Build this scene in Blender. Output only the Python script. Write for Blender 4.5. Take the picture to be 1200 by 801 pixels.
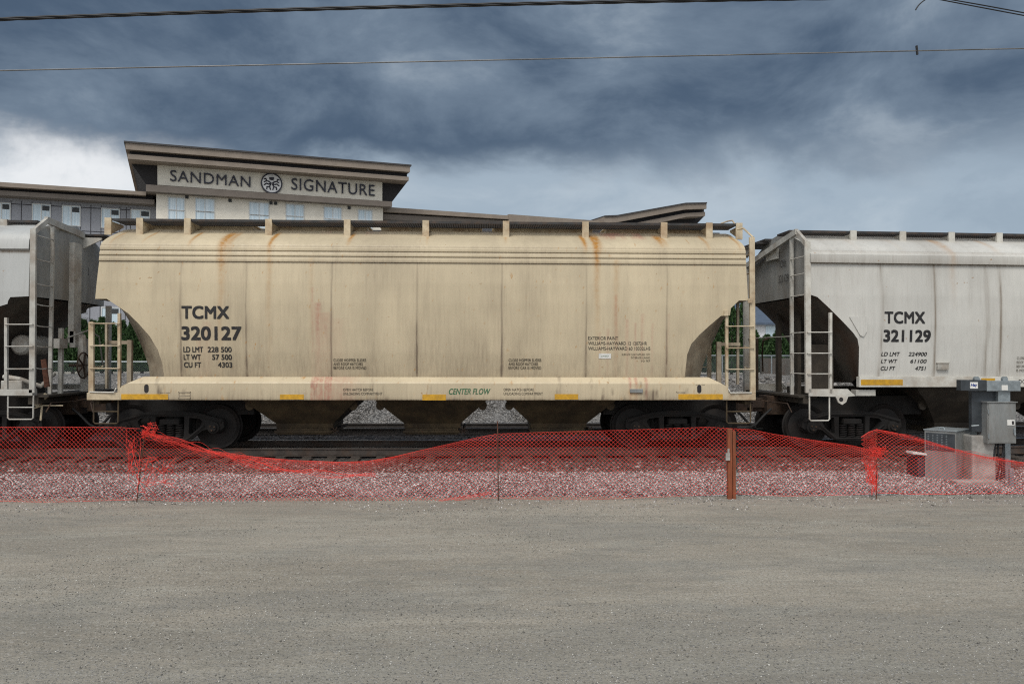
import bpy, bmesh, math, random
import numpy as np
from mathutils import Matrix, Vector, Euler
random.seed(7); rng = np.random.default_rng(7)
R = math.radians
for o in list(bpy.data.objects): bpy.data.objects.remove(o)
SC = bpy.context.scene
COL = SC.collection

# ------------------------------------------------------------------ camera
F = 950.0                       # focal length in photo pixels (photo 1200 x 801)
CAMP = Vector((0.0, 0.0, 1.95)) # rail top is z = 0
YAW, PITCH, ROLL = R(-2.1), R(0.96), R(0.13)
CR = Matrix.Rotation(YAW, 3, 'Z') @ Matrix.Rotation(R(90) + PITCH, 3, 'X') @ Matrix.Rotation(ROLL, 3, 'Z')
cam_d = bpy.data.cameras.new('camera'); cam = bpy.data.objects.new('camera', cam_d); COL.objects.link(cam)
cam.location = CAMP; cam.rotation_euler = CR.to_euler()
cam_d.sensor_width = 36.0; cam_d.lens = F / 1200 * 36.0; cam_d.clip_end = 3000; cam_d.clip_start = 0.1
SC.camera = cam

# ------------------------------------------------------------------ world, sun, exposure
SUN_EL, SUN_AZ = R(52), R(203)   # azimuth measured from +Y towards +X: sun stands high behind the photographer, a little left
w = bpy.data.worlds.new('World'); SC.world = w; w.use_nodes = True
def build_world():
    nt = w.node_tree; nt.nodes.clear()
    N = lambda t, **k: _mk(nt, t, **k)
    def _mk(nt, t, **k):
        n = nt.nodes.new(t)
        for a, b in k.items(): setattr(n, a, b)
        return n
    L = nt.links.new
    def math_(op, a, b=None, c=None, clamp=False):
        n = N('ShaderNodeMath', operation=op); n.use_clamp = clamp
        for i, x in enumerate((a, b, c)):
            if x is None: continue
            if isinstance(x, (int, float)): n.inputs[i].default_value = x
            else: L(x, n.inputs[i])
        return n.outputs[0]
    def ss(x, a, b):
        n = N('ShaderNodeMapRange', interpolation_type='SMOOTHSTEP'); L(x, n.inputs[0])
        n.inputs[1].default_value = a; n.inputs[2].default_value = b
        return n.outputs[0]
    def mix(f, a, b, t='MIX'):
        n = N('ShaderNodeMix', data_type='RGBA', blend_type=t)
        if isinstance(f, (int, float)): n.inputs[0].default_value = f
        else: L(f, n.inputs[0])
        for x, i in ((a, 6), (b, 7)):
            if isinstance(x, tuple): n.inputs[i].default_value = (*x, 1)
            else: L(x, n.inputs[i])
        return n.outputs[2]
    tc = N('ShaderNodeTexCoord'); D = tc.outputs['Generated']
    sp = N('ShaderNodeSeparateXYZ'); L(D, sp.inputs[0]); x, y, z = sp.outputs
    zz = math_('MAXIMUM', z, 0.0)
    den = math_('ADD', zz, 0.22)
    cv = N('ShaderNodeCombineXYZ'); L(math_('DIVIDE', x, den), cv.inputs[0]); L(math_('DIVIDE', y, den), cv.inputs[1])
    def noise(vec, scale, detail, rough, dist=0.0, off=(0,0,0), sc=(1,1,1)):
        m = N('ShaderNodeMapping'); L(vec, m.inputs[0]); m.inputs[1].default_value = off; m.inputs[3].default_value = sc
        n = N('ShaderNodeTexNoise'); L(m.outputs[0], n.inputs['Vector'])
        n.inputs['Scale'].default_value = scale; n.inputs['Detail'].default_value = detail
        n.inputs['Roughness'].default_value = rough; n.inputs['Distortion'].default_value = dist
        return n.outputs['Fac']
    n1 = noise(cv.outputs[0], 0.8, 10, 0.55, 0.25, (3.1, 1.7, 0), (1.0, 1.25, 1))
    n2 = noise(D, 5.2, 10, 0.60, 0.35, (1.3, 0.4, 0.7), (0.85, 0.85, 1.6))
    n3 = noise(D, 2.6, 8, 0.55, 0.35, (0.35, 0.2, 0.9), (1, 1, 2.3))
    nn = math_('ADD', math_('ADD', math_('MULTIPLY', n1, 0.22), math_('MULTIPLY', n2, 0.46)), math_('MULTIPLY', n3, 0.32))
    dark = mix(ss(nn, 0.41, 0.565), (0.074, 0.114, 0.176), (0.185, 0.245, 0.322))
    dark = mix(math_('MULTIPLY', ss(nn, 0.525, 0.64), 0.7), dark, (0.42, 0.49, 0.56))
    # pale band under the cloud base, its edge broken by noise
    edge = math_('ADD', zz, math_('MULTIPLY', math_('SUBTRACT', n3, 0.5), 0.20))
    edge = math_('ADD', edge, math_('MULTIPLY', math_('SUBTRACT', n2, 0.5), 0.12))
    edge = math_('ADD', edge, math_('MULTIPLY', x, -0.03))
    band = ss(edge, 0.252, 0.190)
    leftness = ss(x, -0.22, -0.42)
    pale = mix(leftness, (0.40, 0.49, 0.58), (0.92, 0.94, 0.96))
    pale = mix(math_('MULTIPLY', ss(n2, 0.45, 0.66), 0.6), pale, (0.56, 0.64, 0.71))
    pale = mix(math_('MULTIPLY', ss(n2, 0.46, 0.34), 0.35), pale, (0.27, 0.35, 0.44))
    c = mix(band, dark, pale)
    # the cloud cover is thin and bright overhead and behind the photographer
    dt = math_('ADD', math_('MULTIPLY', y, -0.70), math_('ADD', math_('MULTIPLY', zz, 0.70), math_('MULTIPLY', x, -0.12)))
    br = ss(dt, 0.34, 0.92)
    c = mix(br, c, (1.22, 1.22, 1.22))
    sky = N('ShaderNodeTexSky', sky_type='NISHITA'); sky.sun_disc = False
    sky.sun_elevation = SUN_EL; sky.sun_rotation = SUN_AZ
    c10 = mix(1.0, c, (10.0, 10.0, 10.0), 'MULTIPLY')
    fin = mix(0.94, sky.outputs[0], c10)
    bg = N('ShaderNodeBackground'); L(fin, bg.inputs[0]); bg.inputs[1].default_value = 0.1
    out = N('ShaderNodeOutputWorld'); L(bg.outputs[0], out.inputs[0])
build_world()
sd = bpy.data.lights.new('sun', 'SUN'); sd.energy = 1.9; sd.angle = R(22); sd.color = (1.0, 0.95, 0.87)
sun = bpy.data.objects.new('sun', sd); COL.objects.link(sun)
sv = Vector((math.sin(SUN_AZ) * math.cos(SUN_EL), math.cos(SUN_AZ) * math.cos(SUN_EL), math.sin(SUN_EL)))
sun.rotation_euler = sv.to_track_quat('Z', 'Y').to_euler(); sun.location = (-8, -30, 40)
vs = SC.view_settings; vs.view_transform = 'Standard'; vs.look = 'None'; vs.exposure = -0.1; vs.gamma = 1.0; vs.use_curve_mapping = False

# ------------------------------------------------------------------ geometry helpers
def ray(u, v):
    return (CR @ Vector(((u - 600) / F, (400.5 - v) / F, -1.0)))
def at_y(u, v, Y):
    d = ray(u, v); t = (Y - CAMP.y) / d.y; return CAMP + d * t
def at_z(u, v, Z):
    d = ray(u, v); t = (Z - CAMP.z) / d.z; return CAMP + d * t
class Frame:                                   # a car's or building's own axes
    def __init__(s, loc, rz): s.loc = Vector(loc); s.rz = rz; s.inv = Matrix.Rotation(-rz, 3, 'Z')
    def px(s, u, v, ly):                       # photo point -> local (x, z) on the local plane y = ly
        o = s.inv @ (CAMP - s.loc); d = s.inv @ ray(u, v); t = (ly - o.y) / d.y; p = o + d * t
        return p.x, p.z
class MB:
    def __init__(s): s.v = []; s.f = []
    def add(s, vs, fs):
        b = len(s.v); s.v += [tuple(p) for p in vs]; s.f += [tuple(i + b for i in f) for f in fs]; return s
    def box(s, x0, x1, y0, y1, z0, z1):
        return s.add([(x0,y0,z0),(x1,y0,z0),(x1,y1,z0),(x0,y1,z0),(x0,y0,z1),(x1,y0,z1),(x1,y1,z1),(x0,y1,z1)],
                     [(0,3,2,1),(4,5,6,7),(0,1,5,4),(1,2,6,5),(2,3,7,6),(3,0,4,7)])
    def prism_y(s, poly, y0, y1):              # polygon in x, z pushed along y
        n = len(poly)
        return s.add([(x, y0, z) for x, z in poly] + [(x, y1, z) for x, z in poly],
                     [tuple(range(n)), tuple(range(2*n-1, n-1, -1))] + [(i, i+n, (i+1) % n + n, (i+1) % n) for i in range(n)])
    def prism_x(s, poly, x0, x1):
        n = len(poly)
        return s.add([(x0, y, z) for y, z in poly] + [(x1, y, z) for y, z in poly],
                     [tuple(range(n)), tuple(range(2*n-1, n-1, -1))] + [(i, i+n, (i+1) % n + n, (i+1) % n) for i in range(n)])
    def prism_z(s, poly, z0, z1):
        n = len(poly)
        return s.add([(x, y, z0) for x, y in poly] + [(x, y, z1) for x, y in poly],
                     [tuple(range(n-1, -1, -1)), tuple(range(n, 2*n))] + [(i, (i+1) % n, (i+1) % n + n, i+n) for i in range(n)])
    def tube(s, pts, r, n=8, cap=True):
        pts = [Vector(p) for p in pts]; rs = r if isinstance(r, (list, tuple)) else [r]*len(pts)
        rings = []; up = None
        for i, p in enumerate(pts):
            t = (pts[min(i+1, len(pts)-1)] - pts[max(i-1, 0)]).normalized()
            if up is None: up = Vector((0,0,1)) if abs(t.z) < .9 else Vector((1,0,0))
            a = t.cross(up)
            if a.length < 1e-4: a = t.orthogonal()
            a.normalize(); b = a.cross(t).normalized(); up = b
            rings.append([p + (a*math.cos(2*math.pi*k/n) + b*math.sin(2*math.pi*k/n))*rs[i] for k in range(n)])
        vs = [q for g in rings for q in g]; fs = []
        for i in range(len(pts)-1):
            for k in range(n):
                fs.append((i*n+k, i*n+(k+1) % n, (i+1)*n+(k+1) % n, (i+1)*n+k))
        if cap: fs += [tuple(range(n-1, -1, -1)), tuple(range((len(pts)-1)*n, len(pts)*n))]
        return s.add(vs, fs)
    def bar(s, p, q, wx, wy=None):             # square bar between two points
        p, q = Vector(p), Vector(q); wy = wy or wx
        t = (q-p).normalized(); up = Vector((0,0,1)) if abs(t.z) < .9 else Vector((1,0,0))
        a = t.cross(up).normalized(); b = a.cross(t).normalized()
        c = [a*wx/2+b*wy/2, -a*wx/2+b*wy/2, -a*wx/2-b*wy/2, a*wx/2-b*wy/2]
        return s.add([p+k for k in c]+[q+k for k in c], [(3,2,1,0),(4,5,6,7),(0,1,5,4),(1,2,6,5),(2,3,7,6),(3,0,4,7)])
    def lathe_y(s, prof, c, n=32):             # profile of (r, y) turned about a y axis through c
        vs = []; fs = []; m = len(prof)
        for k in range(n):
            a = 2*math.pi*k/n
            for r_, y_ in prof: vs.append((c[0]+r_*math.cos(a), c[1]+y_, c[2]+r_*math.sin(a)))
        for k in range(n):
            for j in range(m-1):
                fs.append((k*m+j, k*m+j+1, ((k+1) % n)*m+j+1, ((k+1) % n)*m+j))
        return s.add(vs, fs)
    def mesh(s, name, mat=None, smooth=False):
        me = bpy.data.meshes.new(name); me.from_pydata(s.v, [], s.f); me.update()
        if mat: me.materials.append(mat)
        if smooth:
            me.shade_smooth()
            try: me.set_sharp_from_angle(angle=R(35))
            except Exception: pass
        return me
    def build(s, name, mat, parent=None, smooth=False, recalc=True, bevel=0):
        me = s.mesh(name, mat)
        if recalc or bevel:
            bm = bmesh.new(); bm.from_mesh(me)
            bmesh.ops.recalc_face_normals(bm, faces=bm.faces); bm.to_mesh(me); bm.free()
        if smooth:
            me.shade_smooth()
            try: me.set_sharp_from_angle(angle=R(35))
            except Exception: pass
        o = bpy.data.objects.new(name, me); COL.objects.link(o); o.parent = parent
        if bevel:
            b = o.modifiers.new('bevel', 'BEVEL'); b.width = bevel; b.segments = 2; b.limit_method = 'ANGLE'
        return o
def tag(o, label=None, cat=None, group=None, kind=None):
    if label: o['label'] = label
    if cat: o['category'] = cat
    if group: o['group'] = group
    if kind: o['kind'] = kind
    return o
def empty(name, loc=(0,0,0), rz=0.0):
    o = bpy.data.objects.new(name, None); COL.objects.link(o); o.location = loc; o.rotation_euler = (0,0,rz); o.empty_display_size = .2; return o
def copy_tree(o, parent=None):
    c = o.copy(); COL.objects.link(c); c.parent = parent
    for ch in list(o.children): copy_tree(ch, c)
    return c
def np_mesh(name, V, faces, mat, tone=None, attr='tone'):
    me = bpy.data.meshes.new(name); V = np.asarray(V, np.float32); faces = np.asarray(faces, np.int32)
    n, k = faces.shape
    me.vertices.add(len(V)); me.vertices.foreach_set('co', V.ravel())
    me.loops.add(n*k); me.loops.foreach_set('vertex_index', faces.ravel())
    me.polygons.add(n); me.polygons.foreach_set('loop_start', np.arange(0, n*k, k, dtype=np.int32))
    try: me.polygons.foreach_set('loop_total', np.full(n, k, np.int32))
    except Exception: pass
    me.update(calc_edges=True); me.validate()
    if mat: me.materials.append(mat)
    if tone is not None:
        tone = np.asarray(tone, np.float32)
        if tone.ndim == 1: tone = np.stack([tone]*3 + [np.ones_like(tone)], 1)
        a = me.attributes.new(attr, 'FLOAT_COLOR', 'POINT'); a.data.foreach_set('color', tone.ravel())
    return me

# value noise for stains
_lat = rng.random((256, 256))
def vnoise(x, y):
    xi = np.floor(x).astype(int); yi = np.floor(y).astype(int); fx = x-xi; fy = y-yi
    fx = fx*fx*(3-2*fx); fy = fy*fy*(3-2*fy); g = lambda a, b: _lat[a % 256, b % 256]
    return (g(xi,yi)*(1-fx)+g(xi+1,yi)*fx)*(1-fy) + (g(xi,yi+1)*(1-fx)+g(xi+1,yi+1)*fx)*fy
def fbm(x, y, o=4):
    s = 0; a = .5; t = 0
    for i in range(o): s = s + a*vnoise(x*2**i+17*i, y*2**i+31*i); t += a; a *= .55
    return s/t

# ------------------------------------------------------------------ materials
def nodes(name):
    m = bpy.data.materials.new(name); m.use_nodes = True; nt = m.node_tree
    return m, nt, nt.nodes['Principled BSDF']
class NB:
    def __init__(s, nt): s.nt = nt; s.tc = nt.nodes.new('ShaderNodeTexCoord')
    def n(s, t, **k):
        n = s.nt.nodes.new(t)
        for a, b in k.items(): setattr(n, a, b)
        return n
    def link(s, a, b): s.nt.links.new(a, b)
    def noise(s, scale, detail=5, rough=.55, sc=(1,1,1), dist=0, coord='Object', off=(0,0,0)):
        m = s.n('ShaderNodeMapping'); s.link(s.tc.outputs[coord], m.inputs[0]); m.inputs[3].default_value = sc; m.inputs[1].default_value = off
        t = s.n('ShaderNodeTexNoise'); s.link(m.outputs[0], t.inputs['Vector'])
        t.inputs['Scale'].default_value = scale; t.inputs['Detail'].default_value = detail; t.inputs['Roughness'].default_value = rough; t.inputs['Distortion'].default_value = dist
        return t.outputs['Fac']
    def voro(s, scale, out='Color', sc=(1,1,1), feat='F1'):
        m = s.n('ShaderNodeMapping'); s.link(s.tc.outputs['Object'], m.inputs[0]); m.inputs[3].default_value = sc
        t = s.n('ShaderNodeTexVoronoi', feature=feat); s.link(m.outputs[0], t.inputs['Vector']); t.inputs['Scale'].default_value = scale
        return t.outputs[out]
    def ss(s, x, a, b, lo=0., hi=1.):
        n = s.n('ShaderNodeMapRange', interpolation_type='SMOOTHSTEP'); s.link(x, n.inputs[0])
        for i, q in enumerate((a, b, lo, hi)): n.inputs[i+1].default_value = q
        return n.outputs[0]
    def m(s, op, a, b=0.):
        n = s.n('ShaderNodeMath', operation=op)
        for i, x in enumerate((a, b)):
            if isinstance(x, (int, float)): n.inputs[i].default_value = x
            else: s.link(x, n.inputs[i])
        return n.outputs[0]
    def mix(s, f, a, b, t='MIX'):
        n = s.n('ShaderNodeMix', data_type='RGBA', blend_type=t)
        if isinstance(f, (int, float)): n.inputs[0].default_value = f
        else: s.link(f, n.inputs[0])
        for x, i in ((a, 6), (b, 7)):
            if isinstance(x, tuple): n.inputs[i].default_value = (*x[:3], 1)
            else: s.link(x, n.inputs[i])
        return n.outputs[2]
    def bump(s, h, strength, dist, bsdf):
        b = s.n('ShaderNodeBump'); s.link(h, b.inputs['Height']); b.inputs['Strength'].default_value = strength; b.inputs['Distance'].default_value = dist
        s.link(b.outputs[0], bsdf.inputs['Normal'])
def simple(name, col, rough=.6, metal=0., var=.25, scale=6., dirt=None, dirt_amt=.5, sc=(1,1,1), bump=0.):
    m, nt, b = nodes(name); q = NB(nt)
    n1 = q.noise(scale, 6, .6, sc); n2 = q.noise(scale*7, 4, .6, sc)
    c = q.mix(q.ss(n1, .3, .7), tuple(x*(1-var) for x in col), tuple(min(1, x*(1+var*.6)) for x in col))
    c = q.mix(q.m('MULTIPLY', q.ss(n2, .45, .75), .3), c, tuple(x*.6 for x in col))
    if dirt: c = q.mix(q.m('MULTIPLY', q.ss(q.noise(scale*.6, 7, .65, sc, off=(5,3,1)), .42, .68), dirt_amt), c, dirt)
    q.link(c, b.inputs['Base Color']); b.inputs['Roughness'].default_value = rough; b.inputs['Metallic'].default_value = metal
    if bump: q.bump(n2, bump, .01, b)
    return m
def car_paint(name, base, dark=(.17,.13,.09), rust=(.40,.185,.03), red=(.33,.10,.075), streak=.45, rough=.5):
    m, nt, b = nodes(name); q = NB(nt)
    a = q.n('ShaderNodeAttribute', attribute_name='stain'); s3 = q.n('ShaderNodeSeparateColor'); q.link(a.outputs['Color'], s3.inputs[0])
    big = q.noise(.55, 5, .6, (1,1,.6)); v1 = q.noise(7, 6, .6, (1,1,.07)); v2 = q.noise(26, 5, .65, (1,1,.05)); fine = q.noise(60, 4, .7); fine2 = q.noise(14, 6, .65)
    c = q.mix(q.ss(big, .3, .7), tuple(x*.86 for x in base), tuple(min(1, x*1.06) for x in base))
    c = q.mix(q.m('MULTIPLY', q.ss(v1, .45, .75), streak), c, tuple(x*.70 for x in base))
    c = q.mix(q.m('MULTIPLY', q.ss(v2, .5, .78), streak*.7), c, tuple(k*.5+x*.3 for x, k in zip(base, dark)))
    c = q.mix(q.m('MULTIPLY', q.ss(fine, .62, .8), .5), c, tuple(x*.55 for x in base))
    mod = q.ss(fine2, .25, .7, .45, 1.25); modv = q.ss(v2, .2, .7, .5, 1.2)
    def cl(x):
        n = q.n('ShaderNodeClamp'); q.link(x, n.inputs[0]); return n.outputs[0]
    c = q.mix(cl(q.m('MULTIPLY', s3.outputs[1], modv)), c, dark)
    c = q.mix(cl(q.m('MULTIPLY', s3.outputs[2], q.m('MULTIPLY', mod, modv))), c, red)
    c = q.mix(cl(q.m('MULTIPLY', s3.outputs[0], mod)), c, rust)
    # little rust pits
    pit = q.ss(q.noise(9, 3, .5, off=(2,9,4)), .735, .76)
    c = q.mix(q.m('MULTIPLY', pit, .6), c, tuple(x*.7 for x in rust))
    q.link(c, b.inputs['Base Color']); b.inputs['Roughness'].default_value = rough
    q.link(q.ss(fine2, .2, .8, rough-.08, rough+.15), b.inputs['Roughness'])
    q.bump(q.noise(1.6, 3, .5, (1,1,.5)), .25, .03, b)
    return m
def stone_mat(name, stops, rough=.9):
    m, nt, b = nodes(name); q = NB(nt)
    a = q.n('ShaderNodeAttribute', attribute_name='tone'); r = q.n('ShaderNodeValToRGB'); q.link(a.outputs['Fac'], r.inputs[0])
    e = r.color_ramp.elements; e[0].position = stops[0][0]; e[0].color = (*stops[0][1], 1); e[1].position = stops[-1][0]; e[1].color = (*stops[-1][1], 1)
    for p, c in stops[1:-1]: k = e.new(p); k.color = (*c, 1)
    c = q.mix(q.ss(q.noise(45, 4, .7), .3, .7), r.outputs[0], (0,0,0), 'MIX')
    n = q.mix(q.m('MULTIPLY', q.ss(q.noise(60, 4, .7), .35, .75), .4), r.outputs[0], (.12,.11,.1))
    q.link(n, b.inputs['Base Color']); b.inputs['Roughness'].default_value = rough
    return m
def gravel_mat(name, scale, cols, bump=.03):
    m, nt, b = nodes(name); q = NB(nt)
    vc = q.voro(scale); s3 = q.n('ShaderNodeSeparateColor'); q.link(vc, s3.inputs[0])
    r = q.n('ShaderNodeValToRGB'); q.link(s3.outputs[0], r.inputs[0]); e = r.color_ramp.elements
    e[0].color = (*cols[0], 1); e[1].color = (*cols[-1], 1)
    for i, c in enumerate(cols[1:-1]): k = e.new((i+1)/(len(cols)-1)); k.color = (*c, 1)
    d = q.voro(scale, 'Distance')
    c = q.mix(q.ss(d, .35, .75), r.outputs[0], tuple(x*.35 for x in cols[0]))
    c = q.mix(q.m('MULTIPLY', q.ss(q.noise(.9, 5, .6), .4, .7), .35), c, cols[len(cols)//2])
    q.link(c, b.inputs['Base Color']); b.inputs['Roughness'].default_value = .95
    inv = q.m('SUBTRACT', 1., d); q.bump(inv, 1., bump, b)
    return m
def dirt_mat():
    m, nt, b = nodes('dirt_lot'); q = NB(nt)
    base = q.mix(q.ss(q.noise(.22, 6, .6, (1,3,1)), .3, .7), (.285,.255,.205), (.375,.342,.282))
    tracks = q.ss(q.noise(.5, 7, .62, (.35,1.5,1), .6, off=(3,1,0)), .46, .68)
    c = q.mix(q.m('MULTIPLY', tracks, .5), base, (.205,.198,.172))
    t2 = q.ss(q.noise(1.5, 8, .66, (.4,1.5,1), .5, off=(9,4,0)), .48, .66)
    c = q.mix(q.m('MULTIPLY', t2, .5), c, (.385,.37,.315))
    sp = q.noise(55, 5, .75); c = q.mix(q.m('MULTIPLY', q.ss(sp, .49, .60), .75), c, (.12,.115,.10))
    sp2 = q.noise(38, 4, .7, off=(4,4,4)); c = q.mix(q.m('MULTIPLY', q.ss(sp2, .54, .66), .7), c, (.46,.45,.42))
    vd = q.voro(42, 'Distance'); vcol = q.voro(42); s3 = q.n('ShaderNodeSeparateColor'); q.link(vcol, s3.inputs[0])
    sx = q.n('ShaderNodeSeparateXYZ'); q.link(q.tc.outputs['Object'], sx.inputs[0])
    nearf = q.ss(sx.outputs[1], 8.2, 5.2, -.04, .13)
    patch = q.ss(q.m('ADD', q.noise(.55, 7, .68, (.6,1.3,1), off=(1,7,0)), nearf), .44, .58, .10, 1.)
    c = q.mix(q.m('MULTIPLY', patch, .45), c, (.215,.212,.19))
    blot = q.ss(q.noise(3.2, 7, .7, (.55,1.3,1), off=(6,2,0)), .50, .66)
    c = q.mix(q.m('MULTIPLY', blot, .35), c, (.17,.165,.14))
    peb = q.m('MULTIPLY', q.m('MULTIPLY', q.ss(vd, .42, .3), q.ss(s3.outputs[0], .55, .6)), patch)
    pc = q.mix(s3.outputs[1], (.12,.12,.118), (.46,.45,.43))
    c = q.mix(q.m('MULTIPLY', peb, .85), c, pc)
    q.link(c, b.inputs['Base Color']); b.inputs['Roughness'].default_value = .96
    h = q.m('ADD', q.m('MULTIPLY', q.noise(30, 6, .7), .6), q.m('ADD', q.m('MULTIPLY', q.noise(2.2, 5, .6, (.4,1.8,1)), 2.2), q.m('MULTIPLY', peb, .5)))
    q.bump(h, .8, .02, b)
    return m
M = {}
M['cream'] = car_paint('cream_paint', (.60,.51,.352), streak=.22, red=(.40,.15,.11))
M['white'] = car_paint('white_paint', (.585,.58,.545), streak=.3)
M['grey'] = car_paint('grey_paint', (.50,.515,.51), streak=.35)
M['cream_trim'] = simple('cream_trim', (.575,.485,.34), .55, var=.2, scale=4, dirt=(.25,.13,.05), dirt_amt=.6)
M['white_trim'] = simple('white_trim', (.60,.59,.54), .55, var=.15, scale=4, dirt=(.22,.13,.06), dirt_amt=.35)
M['grey_trim'] = simple('grey_trim', (.47,.465,.43), .55, var=.2, scale=4, dirt=(.2,.12,.06), dirt_amt=.45)
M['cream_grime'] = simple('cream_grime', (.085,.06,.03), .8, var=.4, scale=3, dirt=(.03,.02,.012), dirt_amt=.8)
M['grey_grime'] = simple('grey_grime', (.055,.045,.033), .8, var=.4, scale=3, dirt=(.02,.015,.011), dirt_amt=.8)
M['end_shaded'] = simple('end_wall_shaded', (.29,.30,.295), .6, var=.25, scale=2.2, dirt=(.17,.13,.09), dirt_amt=.45, sc=(1,1,.35))  # end walls turn from the light; their shade is mixed into this colour
M['slope_cream'] = simple('slope_cream', (.40,.34,.25), .65, var=.25, scale=3, dirt=(.16,.11,.07), dirt_amt=.6)  # cream darkened for the shadow on the slope sheets, plus real dirt
M['slope_dark'] = simple('slope_dark', (.085,.075,.062), .75, var=.4, scale=2.2, dirt=(.07,.032,.015), dirt_amt=.7, sc=(1,1,.4))  # shadow of the recess under the car ends put into the colour, plus rust
M['truck'] = simple('truck_iron', (.012,.011,.0105), .9, 0., var=.4, scale=5, dirt=(.02,.014,.011), dirt_amt=.6, bump=.4)
M['wheel'] = simple('wheel_steel', (.016,.014,.0135), .75, .1, var=.35, scale=5, dirt=(.024,.016,.012), dirt_amt=.5)
M['coupler'] = simple('rusty_casting', (.06,.036,.022), .85, .1, var=.5, scale=9, dirt=(.05,.035,.028), dirt_amt=.8, bump=.5)
M['black_rubber'] = simple('hose_rubber', (.02,.02,.02), .6)
M['grate'] = simple('roofwalk_steel', (.045,.045,.047), .65, .3, var=.3, scale=8, dirt=(.12,.07,.04), dirt_amt=.4)
M['letter'] = simple('stencil_black', (.012,.012,.015), .6, var=.3, scale=30, dirt=(.2,.17,.12), dirt_amt=.12)
M['letter_faint'] = simple('stencil_worn', (.05,.042,.03), .7, var=.3, scale=40, dirt=(.4,.34,.24), dirt_amt=.55)
M['green'] = simple('stencil_green', (.02,.14,.06), .6, dirt=(.3,.27,.18), dirt_amt=.3, scale=20)
M['yellow'] = simple('reflector_yellow', (.62,.34,.02), .35, var=.2, scale=12, dirt=(.3,.18,.05), dirt_amt=.4)
M['rail'] = simple('rail_steel', (.10,.085,.075), .6, .5, var=.3, scale=6, dirt=(.12,.07,.045), dirt_amt=.6)
M['rail_far'] = simple('rail_steel_far', (.10,.09,.085), .55, .5, var=.3, scale=6)
M['rail_head'] = simple('rail_head', (.32,.32,.33), .35, .9, var=.2, scale=10)
M['tie'] = simple('tie_wood', (.085,.068,.055), .92, var=.5, scale=5, sc=(6,.6,6), dirt=(.04,.033,.028), dirt_amt=.7, bump=.6)
M['net'] = simple('net_orange', (.92,.06,.04), .5, var=.15, scale=8)
M['rebar'] = simple('rebar_rust', (.12,.05,.03), .85, .2, var=.4, scale=20)
M['stake'] = simple('stake_wood', (.25,.07,.03), .85, var=.35, scale=14, sc=(2,2,.2), dirt=(.16,.06,.03), dirt_amt=.6)
M['tagwhite'] = simple('tag_white', (.75,.75,.72), .6, var=.1)
M['cab_grey'] = simple('cabinet_grey', (.25,.265,.265), .5, .1, var=.18, scale=5, dirt=(.15,.135,.115), dirt_amt=.5, sc=(1,1,.35))
M['galv'] = simple('galvanised', (.30,.34,.36), .42, .5, var=.25, scale=10)
M['cab_dark'] = simple('cabinet_dark', (.055,.065,.075), .5, .3, var=.3, scale=5)
M['concrete'] = simple('concrete', (.36,.35,.33), .9, var=.3, scale=5, dirt=(.18,.16,.14), dirt_amt=.5, bump=.3)
M['label_blue'] = simple('label_blue', (.03,.06,.25), .5)
M['cable'] = simple('cable_black', (.012,.013,.016), .6)
M['wire'] = simple('wire_grey', (.20,.20,.20), .45, .6, var=.4, scale=3)
M['h_cream'] = simple('hotel_stucco', (.80,.76,.67), .85, var=.07, scale=1.2)
M['h_sign'] = simple('hotel_sign_panel', (.78,.745,.65), .8, var=.05, scale=1.)
M['h_fascia'] = simple('hotel_fascia', (.27,.225,.185), .7, var=.12, scale=1.)
M['h_trim'] = simple('hotel_trim', (.17,.145,.125), .7, var=.1, scale=1.)
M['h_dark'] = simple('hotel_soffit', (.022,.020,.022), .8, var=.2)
M['h_roof'] = simple('hotel_roof', (.06,.058,.06), .8, var=.2)
M['h_grey'] = simple('hotel_grey_panel', (.31,.325,.365), .75, var=.06, scale=.8)
M['h_joint'] = simple('hotel_joint', (.05,.05,.06), .8)
M['h_frame'] = simple('hotel_frame', (.62,.64,.64), .5, var=.05)
M['h_letter'] = simple('hotel_letter', (.02,.022,.04), .5)
M['emblem'] = simple('hotel_emblem_disc', (.78,.79,.80), .5, var=.04)
def glass_mat():
    m, nt, b = nodes('window_curtain_glass'); q = NB(nt)
    f = q.ss(q.noise(14, 3, .5, (1,1,.02)), .35, .65)
    q.link(q.mix(f, (.46,.60,.70), (.66,.76,.83)), b.inputs['Base Color']); b.inputs['Roughness'].default_value = .12
    b.inputs['Specular IOR Level'].default_value = .6
    return m
M['glass'] = glass_mat()
M['vent'] = simple('vent_dark', (.04,.045,.05), .6)
M['house_roof'] = simple('house_roof_slate', (.075,.105,.155), .8, var=.2, scale=3, sc=(1,1,6))
M['house_wall'] = simple('house_wall_white', (.74,.76,.80), .8, var=.06)
M['dirt'] = dirt_mat()
M['gravel_light'] = gravel_mat('gravel_light', 22, [(.06,.054,.052),(.2,.18,.175),(.40,.37,.36),(.65,.62,.6)], .03)
M['gravel_dark'] = gravel_mat('ballast_dark', 15, [(.03,.027,.025),(.07,.06,.055),(.13,.11,.1),(.22,.2,.19)], .05)
M['gravel_bank'] = gravel_mat('gravel_bank', 17, [(.09,.085,.08),(.19,.18,.17),(.3,.29,.275),(.48,.47,.45)], .05)
M['stone_light'] = stone_mat('stone_light', [(0,(.06,.055,.053)),(.3,(.21,.195,.19)),(.65,(.43,.41,.40)),(1,(.85,.83,.81))])
M['stone_dark'] = stone_mat('stone_dark', [(0,(.03,.024,.021)),(.55,(.10,.08,.07)),(.9,(.2,.165,.15)),(1,(.5,.47,.45))])
M['stone_bank'] = stone_mat('stone_bank', [(0,(.07,.066,.062)),(.5,(.2,.188,.176)),(1,(.44,.42,.40))])
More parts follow.
